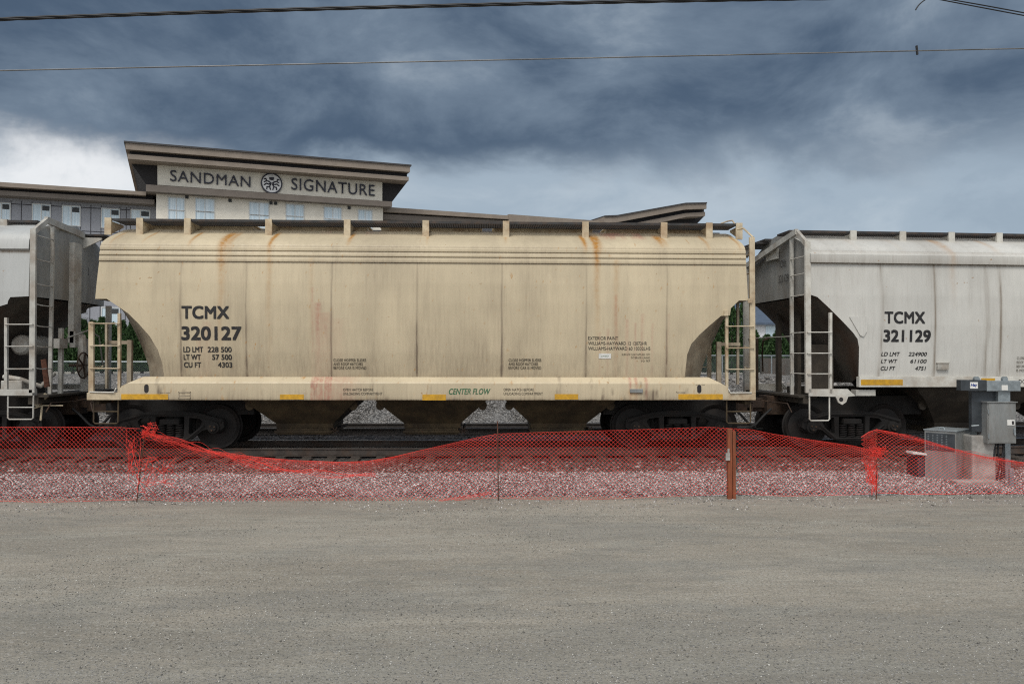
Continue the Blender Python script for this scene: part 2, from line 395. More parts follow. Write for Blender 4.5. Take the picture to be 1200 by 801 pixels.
M['pebble'] = stone_mat('pebble', [(0,(.10,.10,.095)),(.3,(.20,.195,.178)),(.65,(.36,.35,.31)),(1,(.64,.63,.585))])
M['bark'] = simple('bark', (.10,.075,.055), .9, var=.4, scale=8)
def leaf_mat(name, c1, c2):
    m, nt, b = nodes(name); q = NB(nt)
    a = q.n('ShaderNodeAttribute', attribute_name='tone')
    q.link(q.mix(a.outputs['Fac'], c1, c2), b.inputs['Base Color']); b.inputs['Roughness'].default_value = .75
    return m
M['leaf'] = leaf_mat('cedar_leaf', (.018,.05,.014), (.055,.115,.032))
M['hill'] = simple('far_land', (.10,.12,.09), .95, var=.3, scale=.05)

# ------------------------------------------------------------------ the ground
ZD = -0.35                          # dirt lot
TH = R(3.0)
def trk(x):                          # track centre line: straight under the first cars, then bending away to the right
    if x < 7.0: return 18.0
    if x < 10.0: return 18.0 + math.tan(TH)*(x-7)**2/6.0
    return 18.0 + math.tan(TH)*(x-8.5)
def sheet(name, xs, prof, mat, bend=True, z_noise=0.0, kind='structure', wavy=0.0):
    mb = MB(); nx = len(xs); ny = len(prof)
    for x in xs:
        dy = trk(x)-18.0 if bend else 0.
        for yy, zz, k in prof:
            wv = wavy*(math.sin(x*1.7)+.6*math.sin(x*4.3+1)+.5*math.sin(x*9.1)) if yy < 13.6 else 0
            mb.v.append((x, yy + dy*k + wv, zz + (random.uniform(-1,1)*z_noise)))
    for i in range(nx-1):
        for j in range(ny-1):
            a = i*ny+j; mb.f.append((a, a+ny, a+ny+1, a+1))
    o = mb.build(name, mat, None, smooth=True, recalc=False); return tag(o, kind=kind)
xs_far = [-900,-300,-80] + list(np.arange(-40, 41, 2.0)) + [80,300,900]
def edge_z(yy): return ZD
sheet('ground', xs_far, [(-300,ZD,0),(-40,ZD,0),(3,ZD,0),(9,ZD,0),(13.3,ZD,0),(16,ZD,0),(26.5,-.38,1),(33.5,.85,1),(36,1.0,1),(60,1.1,0),(250,1.1,0),(1500,1.1,0)], M['dirt'])
xs_b = [-60,-40,-30] + list(np.arange(-20, 26, .5)) + [30,40,60]
sheet('gravel_strip', xs_b, [(13.15,ZD-.02,0),(13.35,ZD+.02,0),(13.7,-.315,0),(14.6,-.295,0),(15.45,-.285,.6),(15.8,-.33,1)], M['gravel_light'], z_noise=.012, wavy=.05)
sheet('track_bed', xs_b, [(15.2,-.36,1),(15.5,-.295,1),(16.15,-.275,1),(16.6,-.265,1),(17.0,-.235,1),(17.2,-.215,1),(18,-.175,1),(19.4,-.185,1),(20.3,-.27,1),(21.0,-.2,1),(22.8,-.175,1),(24.4,-.2,1),(25.2,-.33,1),(26.8,-.36,1)], M['gravel_dark'], z_noise=.008)
sheet('gravel_bank', xs_b, [(24.9,-.34,1),(26.2,-.24,1),(28,.12,1),(30,.52,1),(32,.88,1),(33.6,1.03,1),(35.5,1.12,1)], M['gravel_bank'], z_noise=.05)
def bank_z(y):
    return float(np.interp(y, [24.9,26.2,28,30,32,33.6,35.5], [-.34,-.24,.12,.52,.88,1.03,1.12]))
def strip_z(y): return float(np.interp(y, [13.15,13.35,13.7,14.6,15.5,16.2], [ZD-.02,ZD+.02,-.315,-.295,-.285,-.31]))
def bed_z(y): return float(np.interp(y, [15.2,15.5,16.15,16.6,17.0,17.2,18,19.4,20.3,21,22.8,24.4,25.2,26.8], [-.36,-.295,-.275,-.265,-.235,-.215,-.175,-.185,-.27,-.2,-.175,-.2,-.33,-.36]))

_cube = np.array([(-1,-1,-1),(1,-1,-1),(1,1,-1),(-1,1,-1),(-1,-1,1),(1,-1,1),(1,1,1),(-1,1,1)], float)
_cf = np.array([(0,3,2,1),(4,5,6,7),(0,1,5,4),(1,2,6,5),(2,3,7,6),(3,0,4,7)])
_tri = np.concatenate([_cf[:, [0,1,2]], _cf[:, [0,2,3]]])
def stones(name, P, S, mat, tone, flat=.75):
    n = len(P); V = np.repeat(_cube[None], n, 0) * rng.uniform(.45, 1.0, (n, 8, 1)) * .62
    V *= rng.uniform(.65, 1.25, (n, 1, 3))
    q = rng.normal(size=(n, 4)); q /= np.linalg.norm(q, axis=1, keepdims=True); a, b, c, d = q.T
    Rm = np.stack([1-2*(c*c+d*d), 2*(b*c-a*d), 2*(b*d+a*c), 2*(b*c+a*d), 1-2*(b*b+d*d), 2*(c*d-a*b), 2*(b*d-a*c), 2*(c*d+a*b), 1-2*(b*b+c*c)], 1).reshape(n, 3, 3)
    V = np.einsum('nij,nkj->nki', Rm, V) * S[:, None, None]; V[:, :, 2] *= flat; V += P[:, None, :]
    Fc = (_tri[None] + (np.arange(n)*8)[:, None, None]).reshape(-1, 3)
    me = np_mesh(name, V.reshape(-1, 3), Fc, mat, np.repeat(tone, 8))
    o = bpy.data.objects.new(name, me); COL.objects.link(o); return tag(o, kind='stuff')
def scatter(name, n, x0, x1, y0, y1, zf, s0, s1, mat, bend=0., power=1., tone=None, sink=.25):
    x = rng.uniform(x0, x1, n); y = y0 + (y1-y0)*rng.random(n)**power
    s = s0 + (s1-s0)*rng.random(n)**2
    z = np.array([zf(v) for v in y]); y2 = y + np.array([(trk(v)-18)*bend for v in x])
    P = np.stack([x, y2, z + s*sink], 1)
    return stones(name, P, s, mat, rng.random(n) if tone is None else tone(n))
o = scatter('gravel', 56000, -10.5, 12.2, 13.25, 15.72, strip_z, .011, .029, M['stone_light'], .4); tag(o, 'pale loose gravel strip between the dirt lot and track ties', 'gravel')
o = scatter('ballast', 15000, -12, 14, 15.45, 16.72, bed_z, .025, .065, M['stone_dark'], 1., sink=.15); tag(o, 'dark brown coarse ballast along the nearest rail', 'ballast')
o = scatter('ballast', 9000, -11, 14, 17.3, 24.6, bed_z, .02, .045, M['stone_dark'], 1., sink=.15); tag(o, 'dark ballast between the rails under the train', 'ballast')
o = scatter('gravel', 30000, -13, 15, 25.2, 33.5, bank_z, .025, .06, M['stone_bank'], 1.); tag(o, 'grey gravel bank rising behind the second track', 'gravel')
o = scatter('rubble', 420, -14, 16, 29.5, 34, bank_z, .06, .24, M['stone_bank'], 1.); tag(o, 'pale broken rocks piled below the chain link fence', 'rubble')
def peb_tone(n): return rng.random(n)
n = 110000
x = rng.uniform(-9.5, 9.5, n); y = 3.6 + 9.6*rng.random(n)
keep = rng.random(n) < np.clip((fbm(x*.5+40, y*1.1+9, 4)-.45+np.clip((8-y)*.03, -.05, .1))*6, .1, 1); x, y = x[keep], y[keep]
s = .003 + .009*rng.random(len(x))**2.5
o = stones('pebbles', np.stack([x, y, np.full(len(x), ZD+.001)+s*.2], 1), s, M['pebble'], rng.random(len(x))); tag(o, 'small pebbles scattered over the grey dirt lot', 'pebbles')
n = 5200
x = rng.uniform(-10, 11, n); y = 13.32 - .95*rng.random(n)**2.2*(.4+1.2*vnoise(x*1.3, x*0+5)); s = .008 + .016*rng.random(n)**2
o = stones('gravel', np.stack([x, y, np.full(n, ZD)+s*.2], 1), s, M['stone_light'], rng.random(n)); tag(o, 'stray gravel spilled under the orange net onto the dirt', 'gravel')

# ------------------------------------------------------------------ tracks
xs_r = [-30] + list(np.arange(-20, 7, 3.0)) + list(np.arange(7, 10.2, .5)) + [14, 20, 30]
def rail(name, off, mat, label):
    prof = [(-.07,-.172),(.07,-.172),(.07,-.160),(.012,-.142),(.012,-.045),(.036,-.036),(.036,-.004),(.028,0),(-.028,0),(-.036,-.004),(-.036,-.036),(-.012,-.045),(-.012,-.142),(-.07,-.160)]
    mb = MB(); n = len(prof)
    for x in xs_r:
        for a, b in prof: mb.v.append((x, trk(x)+off+a, b))
    for i in range(len(xs_r)-1):
        for k in range(n): mb.f.append((i*n+k, (i+1)*n+k, (i+1)*n+(k+1) % n, i*n+(k+1) % n))
    r_ = mb.build(name, mat); tag(r_, label, 'rail', 'steel rails of the two tracks')
    hd = MB()
    for x in xs_r:
        for a in (-.026, .026): hd.v.append((x, trk(x)+off+a, .003))
    for i in range(len(xs_r)-1): hd.f.append((2*i, 2*i+2, 2*i+3, 2*i+1))
    hd.build('running_surface', M['rail_head'], r_, recalc=False)
rail('rail', -.755, M['rail'], 'rusty near rail the train stands on, closest to the orange net')
rail('rail', .755, M['rail'], 'far rail under the train wheels, behind the hopper outlets')
rail('rail', 4.7-.755, M['rail_far'], 'nearer rail of the empty second track behind the train')
rail('rail', 4.7+.755, M['rail_far'], 'rail of the empty second track at the foot of the gravel bank')
tie = MB().box(-.11, .11, -1.3, 1.3, -.17, 0).build('railway_tie', M['tie'], None, bevel=.012)
tag(tie, 'dark wooden tie with its end showing below the near rail', 'railway tie', 'wooden ties under the train')
for sy in (-.755, .755): MB().box(-.09, .09, sy-.17, sy+.17, .001, .02).build('tie_plate', M['rail'], tie)
tie.location = (-12, 18, -.172)
for i in range(1, 51):
    c = copy_tree(tie); X = -12 + i*.52; c.location = (X + random.uniform(-.03,.03), trk(X)+random.uniform(-.05,.05), -.192+random.uniform(-.006,.003))
    c.rotation_euler = (0, 0, random.uniform(-.02,.02) + (TH if X > 9 else 0))
tie.location.z = -.192

# ------------------------------------------------------------------ text
def text_mesh(s, spacing=1.0, shear=0.0, bold=0.0, align='LEFT', wordsp=1.0):
    cu = bpy.data.curves.new('t', 'FONT'); cu.body = s; cu.size = 1; cu.space_character = spacing; cu.space_word = wordsp; cu.shear = shear; cu.offset = bold; cu.align_x = align
    cu.resolution_u = 4
    o = bpy.data.objects.new('t', cu); COL.objects.link(o)
    dg = bpy.context.evaluated_depsgraph_get(); dg.update()
    me = bpy.data.meshes.new_from_object(o.evaluated_get(dg)); bpy.data.objects.remove(o); bpy.data.curves.remove(cu)
    return me
def fit_text(s, name, mat, parent, fn, rect, mirror=False, thick=0.0, heavy=0.0, **k):
    """fn(x, z) -> local point; rect = (x0, x1, z0, z1) that the writing fills"""
    me = text_mesh(s, **k); n = len(me.vertices); co = np.empty(n*3, np.float32); me.vertices.foreach_get('co', co); co = co.reshape(-1, 3)
    a0, a1 = co[:,0].min(), co[:,0].max(); b0, b1 = co[:,1].min(), co[:,1].max()
    X = rect[0] + (co[:,0]-a0)/(a1-a0)*(rect[1]-rect[0]); Z = rect[2] + (co[:,1]-b0)/(b1-b0)*(rect[3]-rect[2])
    for v, x_, z_ in zip(me.vertices, X, Z): v.co = fn(x_, z_)
    if heavy:
        h = heavy*(rect[3]-rect[2]); bm = bmesh.new(); bm.from_mesh(me); ctr = fn((rect[0]+rect[1])/2, (rect[2]+rect[3])/2)
        nx_ = Vector(fn(rect[1], rect[2]))-Vector(fn(rect[0], rect[2])); nx_.normalize()
        g0 = bm.faces[:]
        for k, (dx, dz) in enumerate(((1,0),(0,1),(1,1),(.5,.5))):
            r_ = bmesh.ops.duplicate(bm, geom=g0)
            out = Vector((nx_.y, -nx_.x, 0))*.0006*(k+1)
            for q_ in r_['geom']:
                if isinstance(q_, bmesh.types.BMVert): q_.co += nx_*dx*h + Vector((0,0,dz*h)) + out
        bm.to_mesh(me); bm.free()
    me.materials.clear(); me.materials.append(mat); me.name = name; me.update()
    o = bpy.data.objects.new(name, me); COL.objects.link(o); o.parent = parent
    if thick: md = o.modifiers.new('s', 'SOLIDIFY'); md.thickness = thick; md.offset = 0
    return o

# ------------------------------------------------------------------ hopper cars
def make_truck():
    t = MB().box(-.16, .16, -.95, .95, .42, .72).build('truck', M['truck'], None, bevel=.03)     # the bolster is the truck's own mesh
    for s in (-1, 1):
        y0, y1 = s*1.09, s*.93; lo, hi = min(y0, y1), max(y0, y1)
        outer = [(-1.10,.46),(-1.08,.62),(-.86,.68),(-.55,.76),(-.2,.80),(.2,.80),(.55,.76),(.86,.68),(1.08,.62),(1.10,.46),(1.02,.40),(.98,.56),(.80,.56),(.77,.42),(.66,.40),(.40,.20),(.28,.17),(-.28,.17),(-.40,.20),(-.66,.40),(-.77,.42),(-.80,.56),(-.98,.56),(-1.02,.40)]
        bm = bmesh.new()
        def loop(pts): 
            vs = [bm.verts.new((x, lo, z)) for x, z in pts]; return [bm.edges.new((vs[i], vs[(i+1) % len(vs)])) for i in range(len(vs))]
        e = loop(outer)
        e += loop([(-.29,.225),(.29,.225),(.29,.68),(-.29,.68)])
        for q in (-1, 1): e += loop([(q*.38,.34),(q*.42,.31),(q*.60,.46),(q*.66,.58),(q*.60,.64),(q*.39,.66)])
        bmesh.ops.triangle_fill(bm, use_beauty=True, use_dissolve=False, edges=e)
        r = bmesh.ops.extrude_face_region(bm, geom=bm.faces[:]); bmesh.ops.translate(bm, vec=(0, hi-lo, 0), verts=[g for g in r['geom'] if isinstance(g, bmesh.types.BMVert)])
        bmesh.ops.recalc_face_normals(bm, faces=bm.faces)
        me = bpy.data.meshes.new('side_frame'); bm.to_mesh(me); bm.free(); me.materials.append(M['truck'])
        o = bpy.data.objects.new('side_frame', me); COL.objects.link(o); o.parent = t
        rb = MB()                                         # ribs cast along the frame edges
        rb.tube([(-1.05, s*1.085, .58),(-.5, s*1.085, .73),(.5, s*1.085, .73),(1.05, s*1.085, .58)], .035, 6)
        rb.tube([(-.70, s*1.085, .50),(-.36, s*1.085, .22),(.36, s*1.085, .22),(.70, s*1.085, .50)], .03, 6)
        rb.build('frame_rib', M['truck'], t, smooth=True)
        for q in (-.18, 0, .18):
            sp = MB(); pts = [(q+.072*math.cos(a), s*1.04+.072*math.sin(a), .235+a/(2*math.pi)*.047) for a in np.linspace(0, 2*math.pi*6, 73)]
            sp.tube(pts, .015, 5); sp.build('spring', M['wheel'], t, smooth=True)
        MB().box(-.2, .2, s*1.13 if s < 0 else .90, -.90 if s < 0 else s*1.13, .52, .63).build('bolster_end', M['truck'], t, bevel=.02)
        for q in (-.89, .89):
            MB().lathe_y([(.001,0),(.075,0),(.085,.02),(.085,.045),(.12,.055),(.13,.16),(.13,.26)], (q, s*1.19, .46), 20).build('bearing_cap', M['truck'], t, smooth=True) if s < 0 else \
            MB().lathe_y([(.13,-.26),(.13,-.16),(.12,-.055),(.085,-.045),(.085,-.02),(.075,0),(.001,0)], (q, s*1.19, .46), 20).build('bearing_cap', M['truck'], t, smooth=True)
            c = MB()
            for k in range(3):
                a = 2*math.pi*k/3+.4; c.lathe_y([(.001,-.02*1),(.018,-.02),(.018,.03)], (q+.05*math.cos(a), s*1.19, .46+.05*math.sin(a)), 8)
            c.build('cap_screw', M['coupler'], t)
    for q in (-.89, .89):
        for s in (-1, 1):
            pr = [(.075,.075),(.13,.07),(.16,.02),(.37,.0),(.40,.03),(.457,.065),(.462,.03),(.466,-.02),(.485,-.04),(.487,-.06),(.46,-.075),(.40,-.07),(.36,-.03),(.16,-.06),(.13,-.07),(.075,-.075)]
            pr = [(r_, -y_*s*-1) for r_, y_ in pr]
            MB().lathe_y(pr, (q, s*.775, .46), 48).build('wheel', M['wheel'], t, smooth=True)
        ax = MB(); ax.tube([(q, -1.1, .46),(q, -.7, .46),(q, 0, .46),(q, .7, .46),(q, 1.1, .46)], [.08,.09,.075,.09,.08], 14); ax.build('axle', M['wheel'], t, smooth=True)
        bb = MB().bar((q-.55 if q > 0 else q+.55, -.72, .40), (q-.55 if q > 0 else q+.55, .72, .40), .09)
        for s in (-1, 1): bb.box((q-.53 if q > 0 else q+.47), (q-.47 if q > 0 else q+.53), s*.775-.06, s*.775+.06, .30, .60)
        bb.build('brake_beam', M['truck'], t)
    return t
TRUCK = make_truck()
first_truck = [True]
def add_truck(root, x):
    t = TRUCK if first_truck[0] else copy_tree(TRUCK)
    first_truck[0] = False; t.parent = root; t.location = (x, 0, 0); return t

def resample(pts, n):
    pts = [Vector((p[0], p[1])) for p in pts]; d = [0.]
    for a, b in zip(pts, pts[1:]): d.append(d[-1] + (b-a).length)
    out = []
    for i in range(n):
        t = d[-1]*i/(n-1)
        k = max(j for j in range(len(d)) if d[j] <= t+1e-9); k = min(k, len(pts)-2)
        f = (t-d[k])/max(1e-9, d[k+1]-d[k]); out.append(tuple(pts[k].lerp(pts[k+1], f)))
    return out

def hopper_body(root, fr, spec, paint):
    """Sheet steel body: two side walls up to the roof crest, end walls and the folded slope sheets under the ends."""
    prof = spec['prof']; pz = [p[1] for p in prof]; py = [p[0] for p in prof]          # (half width, z) from the bottom to the crest
    yp = lambda z: float(np.interp(z, pz, py))
    lc, rc = spec['crease_l'], spec['crease_r']                                        # (x, z) from the end to the sill, both ends
    zs = spec['belt_z0']; ztop = pz[-1]; zbot = spec['zbot']
    xl0, xl1 = lc[0][0], lc[-1][0]; xr1, xr0 = rc[0][0], rc[-1][0]
    xs = sorted(set([round(p[0], 4) for p in lc+rc] + [round(v, 4) for v in np.linspace(xl0, xr1, spec.get('nx', 620))]))
    cx = [p[0] for p in lc] + [p[0] for p in reversed(rc)]; cz = [p[1] for p in lc] + [p[1] for p in reversed(rc)]
    zb = np.interp(xs, cx, cz)
    low = np.linspace(0, 1, 60); belt = spec['belt']                                   # belt: extra (half width, z) points from belt_z0 to the roof
    roof = [(p[0], p[1]) for p in prof if p[1] > belt[-1][1]+1e-6]
    nrow = len(low)+len(belt)+len(roof)
    V = np.zeros((len(xs), nrow, 3))
    lean_l, lean_r = spec.get('lean_l', 0), spec.get('lean_r', 0)
    for i, x in enumerate(xs):
        z1 = zb[i] + (zs-zb[i])*low
        col = [(yp(z), z) for z in z1] + list(belt) + roof
        fl = max(0, 1-(x-xl0)/.6); fr_ = max(0, 1-(xr1-x)/.6)
        for j, (yy, z) in enumerate(col):
            h = max(0, min(1, (z-lc[0][1])/(ztop-lc[0][1])))
            V[i, j] = (x + lean_l*fl*h - lean_r*fr_*h, -yy, z)
    nx = len(xs); a = (np.arange(nx-1)[:,None]*nrow + np.arange(nrow-1)[None,:]).ravel()
    F1 = np.stack([a, a+nrow, a+nrow+1, a+1], 1)
    V1 = V.reshape(-1, 3); V2 = V1*np.array([1,-1,1]); F2 = F1[:, ::-1] + len(V1)
    st = spec['stain'](V1[:,0], V1[:,1], V1[:,2])
    me = np_mesh('body', np.concatenate([V1, V2]), np.concatenate([F1, F2]), paint, np.concatenate([st, st]), 'stain')
    me.shade_smooth()
    try: me.set_sharp_from_angle(angle=R(28))
    except Exception: pass
    body = bpy.data.objects.new('body', me); COL.objects.link(body); body.parent = root
    # end walls: slightly bowed sheets, one strip per row above the crease start
    for side, i in (('l', 0), ('r', nx-1)):
        mb = MB(); rows = [V[i, j] for j in range(nrow)]; m = 9
        for (x, y, z) in rows:
            for k in range(m):
                t = -1 + 2*k/(m-1); bow = spec.get('bow', .0)*(1-t*t)
                mb.v.append((x - bow if side == 'l' else x + bow, t*abs(y), z))
        for j in range(nrow-1):
            for k in range(m-1): mb.f.append((j*m+k, j*m+k+1, (j+1)*m+k+1, (j+1)*m+k))
        mb.build('end_wall', spec['end_mat'], root, smooth=True)
        cr = resample(lc if side == 'l' else rc, 24); inn = resample(spec['inner_l'] if side == 'l' else spec['inner_r'], 24)
        sl = MB(); yi = spec.get('yi', .9); b0 = (0 if side == 'r' else 0)
        for c_, n_ in zip(cr, inn):
            yc = yp(c_[1]); sl.v += [(c_[0], -yc+.004, c_[1]), (n_[0], -yi, n_[1]), (n_[0], 0, n_[1]), (n_[0], yi, n_[1]), (c_[0], yc-.004, c_[1])]
        for j in range(23):
            for k in range(4): sl.f.append((j*5+k, j*5+k+1, (j+1)*5+k+1, (j+1)*5+k))
        sl.build('slope_sheet', spec['slope_mat'], root, smooth=True)
    return body, yp

def pockets(root, spec, mat, trim):
    """Discharge hoppers below the sill with their outlet gates."""
    for hx in spec['hop_x']:
        mb = MB(); hw = spec['hop_half']
        lev = [(1.50, hw+.25, 1.46), (1.20, max(hw+.02, 1.2), 1.30), (1.0, 1.13, 1.15), (.50, .60, .62), (.40, .60, .60)]
        for z, a, b in lev: mb.v += [(hx-a,-b,z),(hx+a,-b,z),(hx+a,b,z),(hx-a,b,z)]
        for j in range(len(lev)-1):
            for k in range(4): mb.f.append((j*4+k, j*4+(k+1) % 4, (j+1)*4+(k+1) % 4, (j+1)*4+k))
        mb.f.append((16,17,18,19)); h = mb.build('hopper', mat, root)
        for q in (-1, 1):
            bk_ = MB(); bk_.prism_y([(hx+q*(1.10+.09*math.cos(k*math.pi/6)-.03), .90+.10*math.sin(k*math.pi/6)) for k in range(12)], -.95, -.90)
            bk_.box(hx+q*1.08-.05, hx+q*1.08+.05, -.951, -.899, .90, 1.2)
            bk_.build('gate_bracket', mat, h)
        g = MB().box(hx-.58, hx+.55, -.66, .66, .27, .40); g.box(hx-.62, hx+.60, -.70, -.665, .30, .36)
        g.build('outlet_gate', trim, h, bevel=.01)
        c = MB(); c.tube([(hx+.66, -.74, .36),(hx+.66, .74, .36)], .03, 8)
        for k in range(6):
            a = math.pi*k/3; c.bar((hx+.66, -.76, .36), (hx+.66+.09*math.cos(a), -.76, .36+.09*math.sin(a)), .02)
        c.build('gate_crank', M['coupler'], h)
    br = MB()
    for a, b in zip(spec['hop_x'], spec['hop_x'][1:]):
        m_ = (a+b)/2; br.box(m_-.12, m_+.08, -.1, .1, .55, 1.3) if False else None
    mbs = MB().box(spec['hop_x'][0]-3.6, spec['hop_x'][-1]+3.6, -.17, .17, .98, 1.28); mbs.build('centre_sill', mat, root)
    for a, b in spec['under']: MB().box(a, b, -.75, .75, .70, 1.10).build('body_bolster', M['truck'], root)

def coupler_end(root, x, s):
    """s = +1 for the right end: draft casting, coupler shank and knuckle, air hose, cut lever."""
    c = MB(); c.box(min(x, x-s*.5), max(x, x-s*.5), -.24, .24, .66, 1.08)
    c.prism_z([(x-s*.02,-.09),(x+s*.42,-.08),(x+s*.42,.08),(x-s*.02,.09)], .80, .96)
    c.build('draft_casting', M['coupler'], root, bevel=.015)
    k = MB(); k.prism_z([(x+s*.40,-.13),(x+s*.62,-.17),(x+s*.74,-.12),(x+s*.70,-.02),(x+s*.60,.0),(x+s*.62,.10),(x+s*.72,.16),(x+s*.60,.20),(x+s*.40,.12)], .72, 1.02)
    k.build('coupler', M['coupler'], root, bevel=.02)
    h = MB(); h.tube([(x-s*.05,-.34,.80),(x+s*.12,-.36,.66),(x+s*.3,-.34,.46),(x+s*.5,-.25,.34),(x+s*.68,-.12,.33)], .028, 8); h.build('air_hose', M['black_rubber'], root, smooth=True)
    l = MB(); l.tube([(x-s*.02,-1.45,.80),(x+s*.05,-1.40,.98),(x+s*.05,-.5,.96),(x+s*.45,-.2,1.06)], .014, 6); l.build('cut_lever', M['coupler'], root, smooth=True)

def ladder(root, fr, name, posts, rungs, ly, mat, w=.07, rr=.013, d=.06):
    """posts: (u_top, v_top, u_bot, v_bot, width px); rungs: (u0, u1, v) in the photo, on the local plane y = ly"""
    mb = MB()
    for ut, vt, ub, vb, wp in posts:
        a = fr.px(ut, vt, ly); b = fr.px(ub, vb, ly); mb.bar((a[0], ly, a[1]), (b[0], ly, b[1]), d, wp/57.)
    o = mb.build(name, mat, root)
    for u0, u1, v in rungs:
        a = fr.px(u0, v, ly-.03); b = fr.px(u1, v, ly-.03)
        r_ = MB(); r_.tube([(a[0], ly-.02, a[1]),(a[0], ly-.06, a[1]),(b[0], ly-.06, b[1]),(b[0], ly-.02, b[1])], rr, 6); r_.build('rung', mat, o, smooth=True)
    return o
def stirrup(root, fr, u0, u1, v0, v1, vm, ly, mat):
    (x0, z0), (x1, z1) = fr.px(u0, v0, ly), fr.px(u1, v1, ly); mb = MB()
    mb.tube([(x0, ly, z0),(x0, ly, z1+.03),(x0+.03, ly, z1),(x1-.03, ly, z1),(x1, ly, z1+.03),(x1, ly, z0)], .016, 6)
    if vm: zm = fr.px(u0, vm, ly)[1]; mb.tube([(x0, ly, zm),(x1, ly, zm)], .013, 6)
    mb.build('stirrup_step', mat, root, smooth=True)

def roofwalk(root, fr, spec, u_posts, trim, x0, x1, z=4.77, ye=.95, zr=None):
    """Running boards along the roof: open gratings, edge angles and the brackets that carry them."""
    zc = spec['prof']; yz = lambda y_: float(np.interp(-y_, [-p[0] for p in zc if p[1] > spec['belt'][-1][1]], [p[1] for p in zc if p[1] > spec['belt'][-1][1]]))
    for s in (-1, 1):
        g = MB(); a, b = sorted((s*(ye-.60), s*ye))
        n = int((x1-x0)/.05)
        for i in range(n+1): g.box(x0+i*(x1-x0)/n-.005, x0+i*(x1-x0)/n+.005, a, b, z-.036, z-.006)
        for q in np.linspace(a, b, 9): g.box(x0, x1, q-.004, q+.004, z-.040, z-.002)
        g.box(x0, x1, a-.006, a+.001, z-.05, z); g.box(x0, x1, b-.001, b+.006, z-.05, z)
        g.build('running_board', M['grate'], root, recalc=False)
    for u in u_posts:
        X = fr.px(u, 268, -ye)[0] if isinstance(u, (int, float)) else u[0]
        for s in (-1, 1):
            p = MB(); zz = yz(ye)-.02
            p.box(X-.068, X+.068, s*ye-.02 if s > 0 else s*ye-.03, s*ye+.03 if s > 0 else s*ye+.02, zz, z+.012)
            p.prism_x([(s*(ye-.02), z-.055),(s*(ye-.6), z-.055),(s*(ye-.6), z-.10),(s*(ye-.02), zz+.02)], X-.012, X+.05)
            p.build('walk_bracket', trim, root)
    for i in range(spec.get('hatches', 5)):
        L_ = (x1-x0-.8)/spec.get('hatches', 5); a = x0+.4+i*L_+.15; b = a+L_-.3
        h = MB().box(a, b, -.30, .30, pz_top(spec)-.03, z-.03); h.box(a-.04, b+.04, -.33, .33, z-.03, z+.0); h.build('roof_hatch', spec['hatch_mat'], root, bevel=.01)
def pz_top(spec): return spec['prof'][-1][1]

def blob(x, z, cx, cz, sx, sz): return np.exp(-((x-cx)/sx)**2 - ((z-cz)/sz)**2)
def runs(x, z, cx, zt, zb, wdt, wob=.02):       # a vertical run starting at zt and fading out by zb
    d = x - cx - wob*(vnoise(z*2.1+cx*3, z*0+cx)-.5)*2
    f = np.clip((zt-z)/(zt-zb), 0, 1); return np.exp(-(d/wdt)**2)*np.where(z <= zt+.01, (1-f)**1.1, 0)

# ---- the cream car in the middle
fA = Frame((0, 18.0, 0), 0.0)
yS = -1.60
def PA(pts, ly=yS): return [fA.px(u, v, ly) for u, v in pts]
rootA = empty('hopper_car', (0, 18.0, 0)); tag(rootA, 'weathered cream covered hopper car numbered 320127 with rust streaks', 'railway car', 'covered hopper cars of the train')
profA = [(1.46,1.36),(1.50,1.55),(1.555,2.0),(1.585,2.5),(1.60,3.0),(1.595,3.4),(1.575,3.70),(1.565,3.80),(1.53,4.17),(1.46,4.235),(1.36,4.29),(1.2,4.36),(.95,4.45),(.6,4.58),(.3,4.65),(.001,4.68)]
beltA = [(1.565,3.815),(1.588,3.825),(1.588,3.89),(1.570,3.925),(1.570,3.935),(1.590,3.945),(1.588,3.99),(1.566,4.03),(1.566,4.04),(1.586,4.05),(1.582,4.10),(1.562,4.13),(1.562,4.135),(1.545,4.172)]
seamsA = [fA.px(u, 400, yS)[0] for u in (211, 288, 388, 488, 588, 687, 782)]
XA = lambda u: fA.px(u, 350, yS)[0]
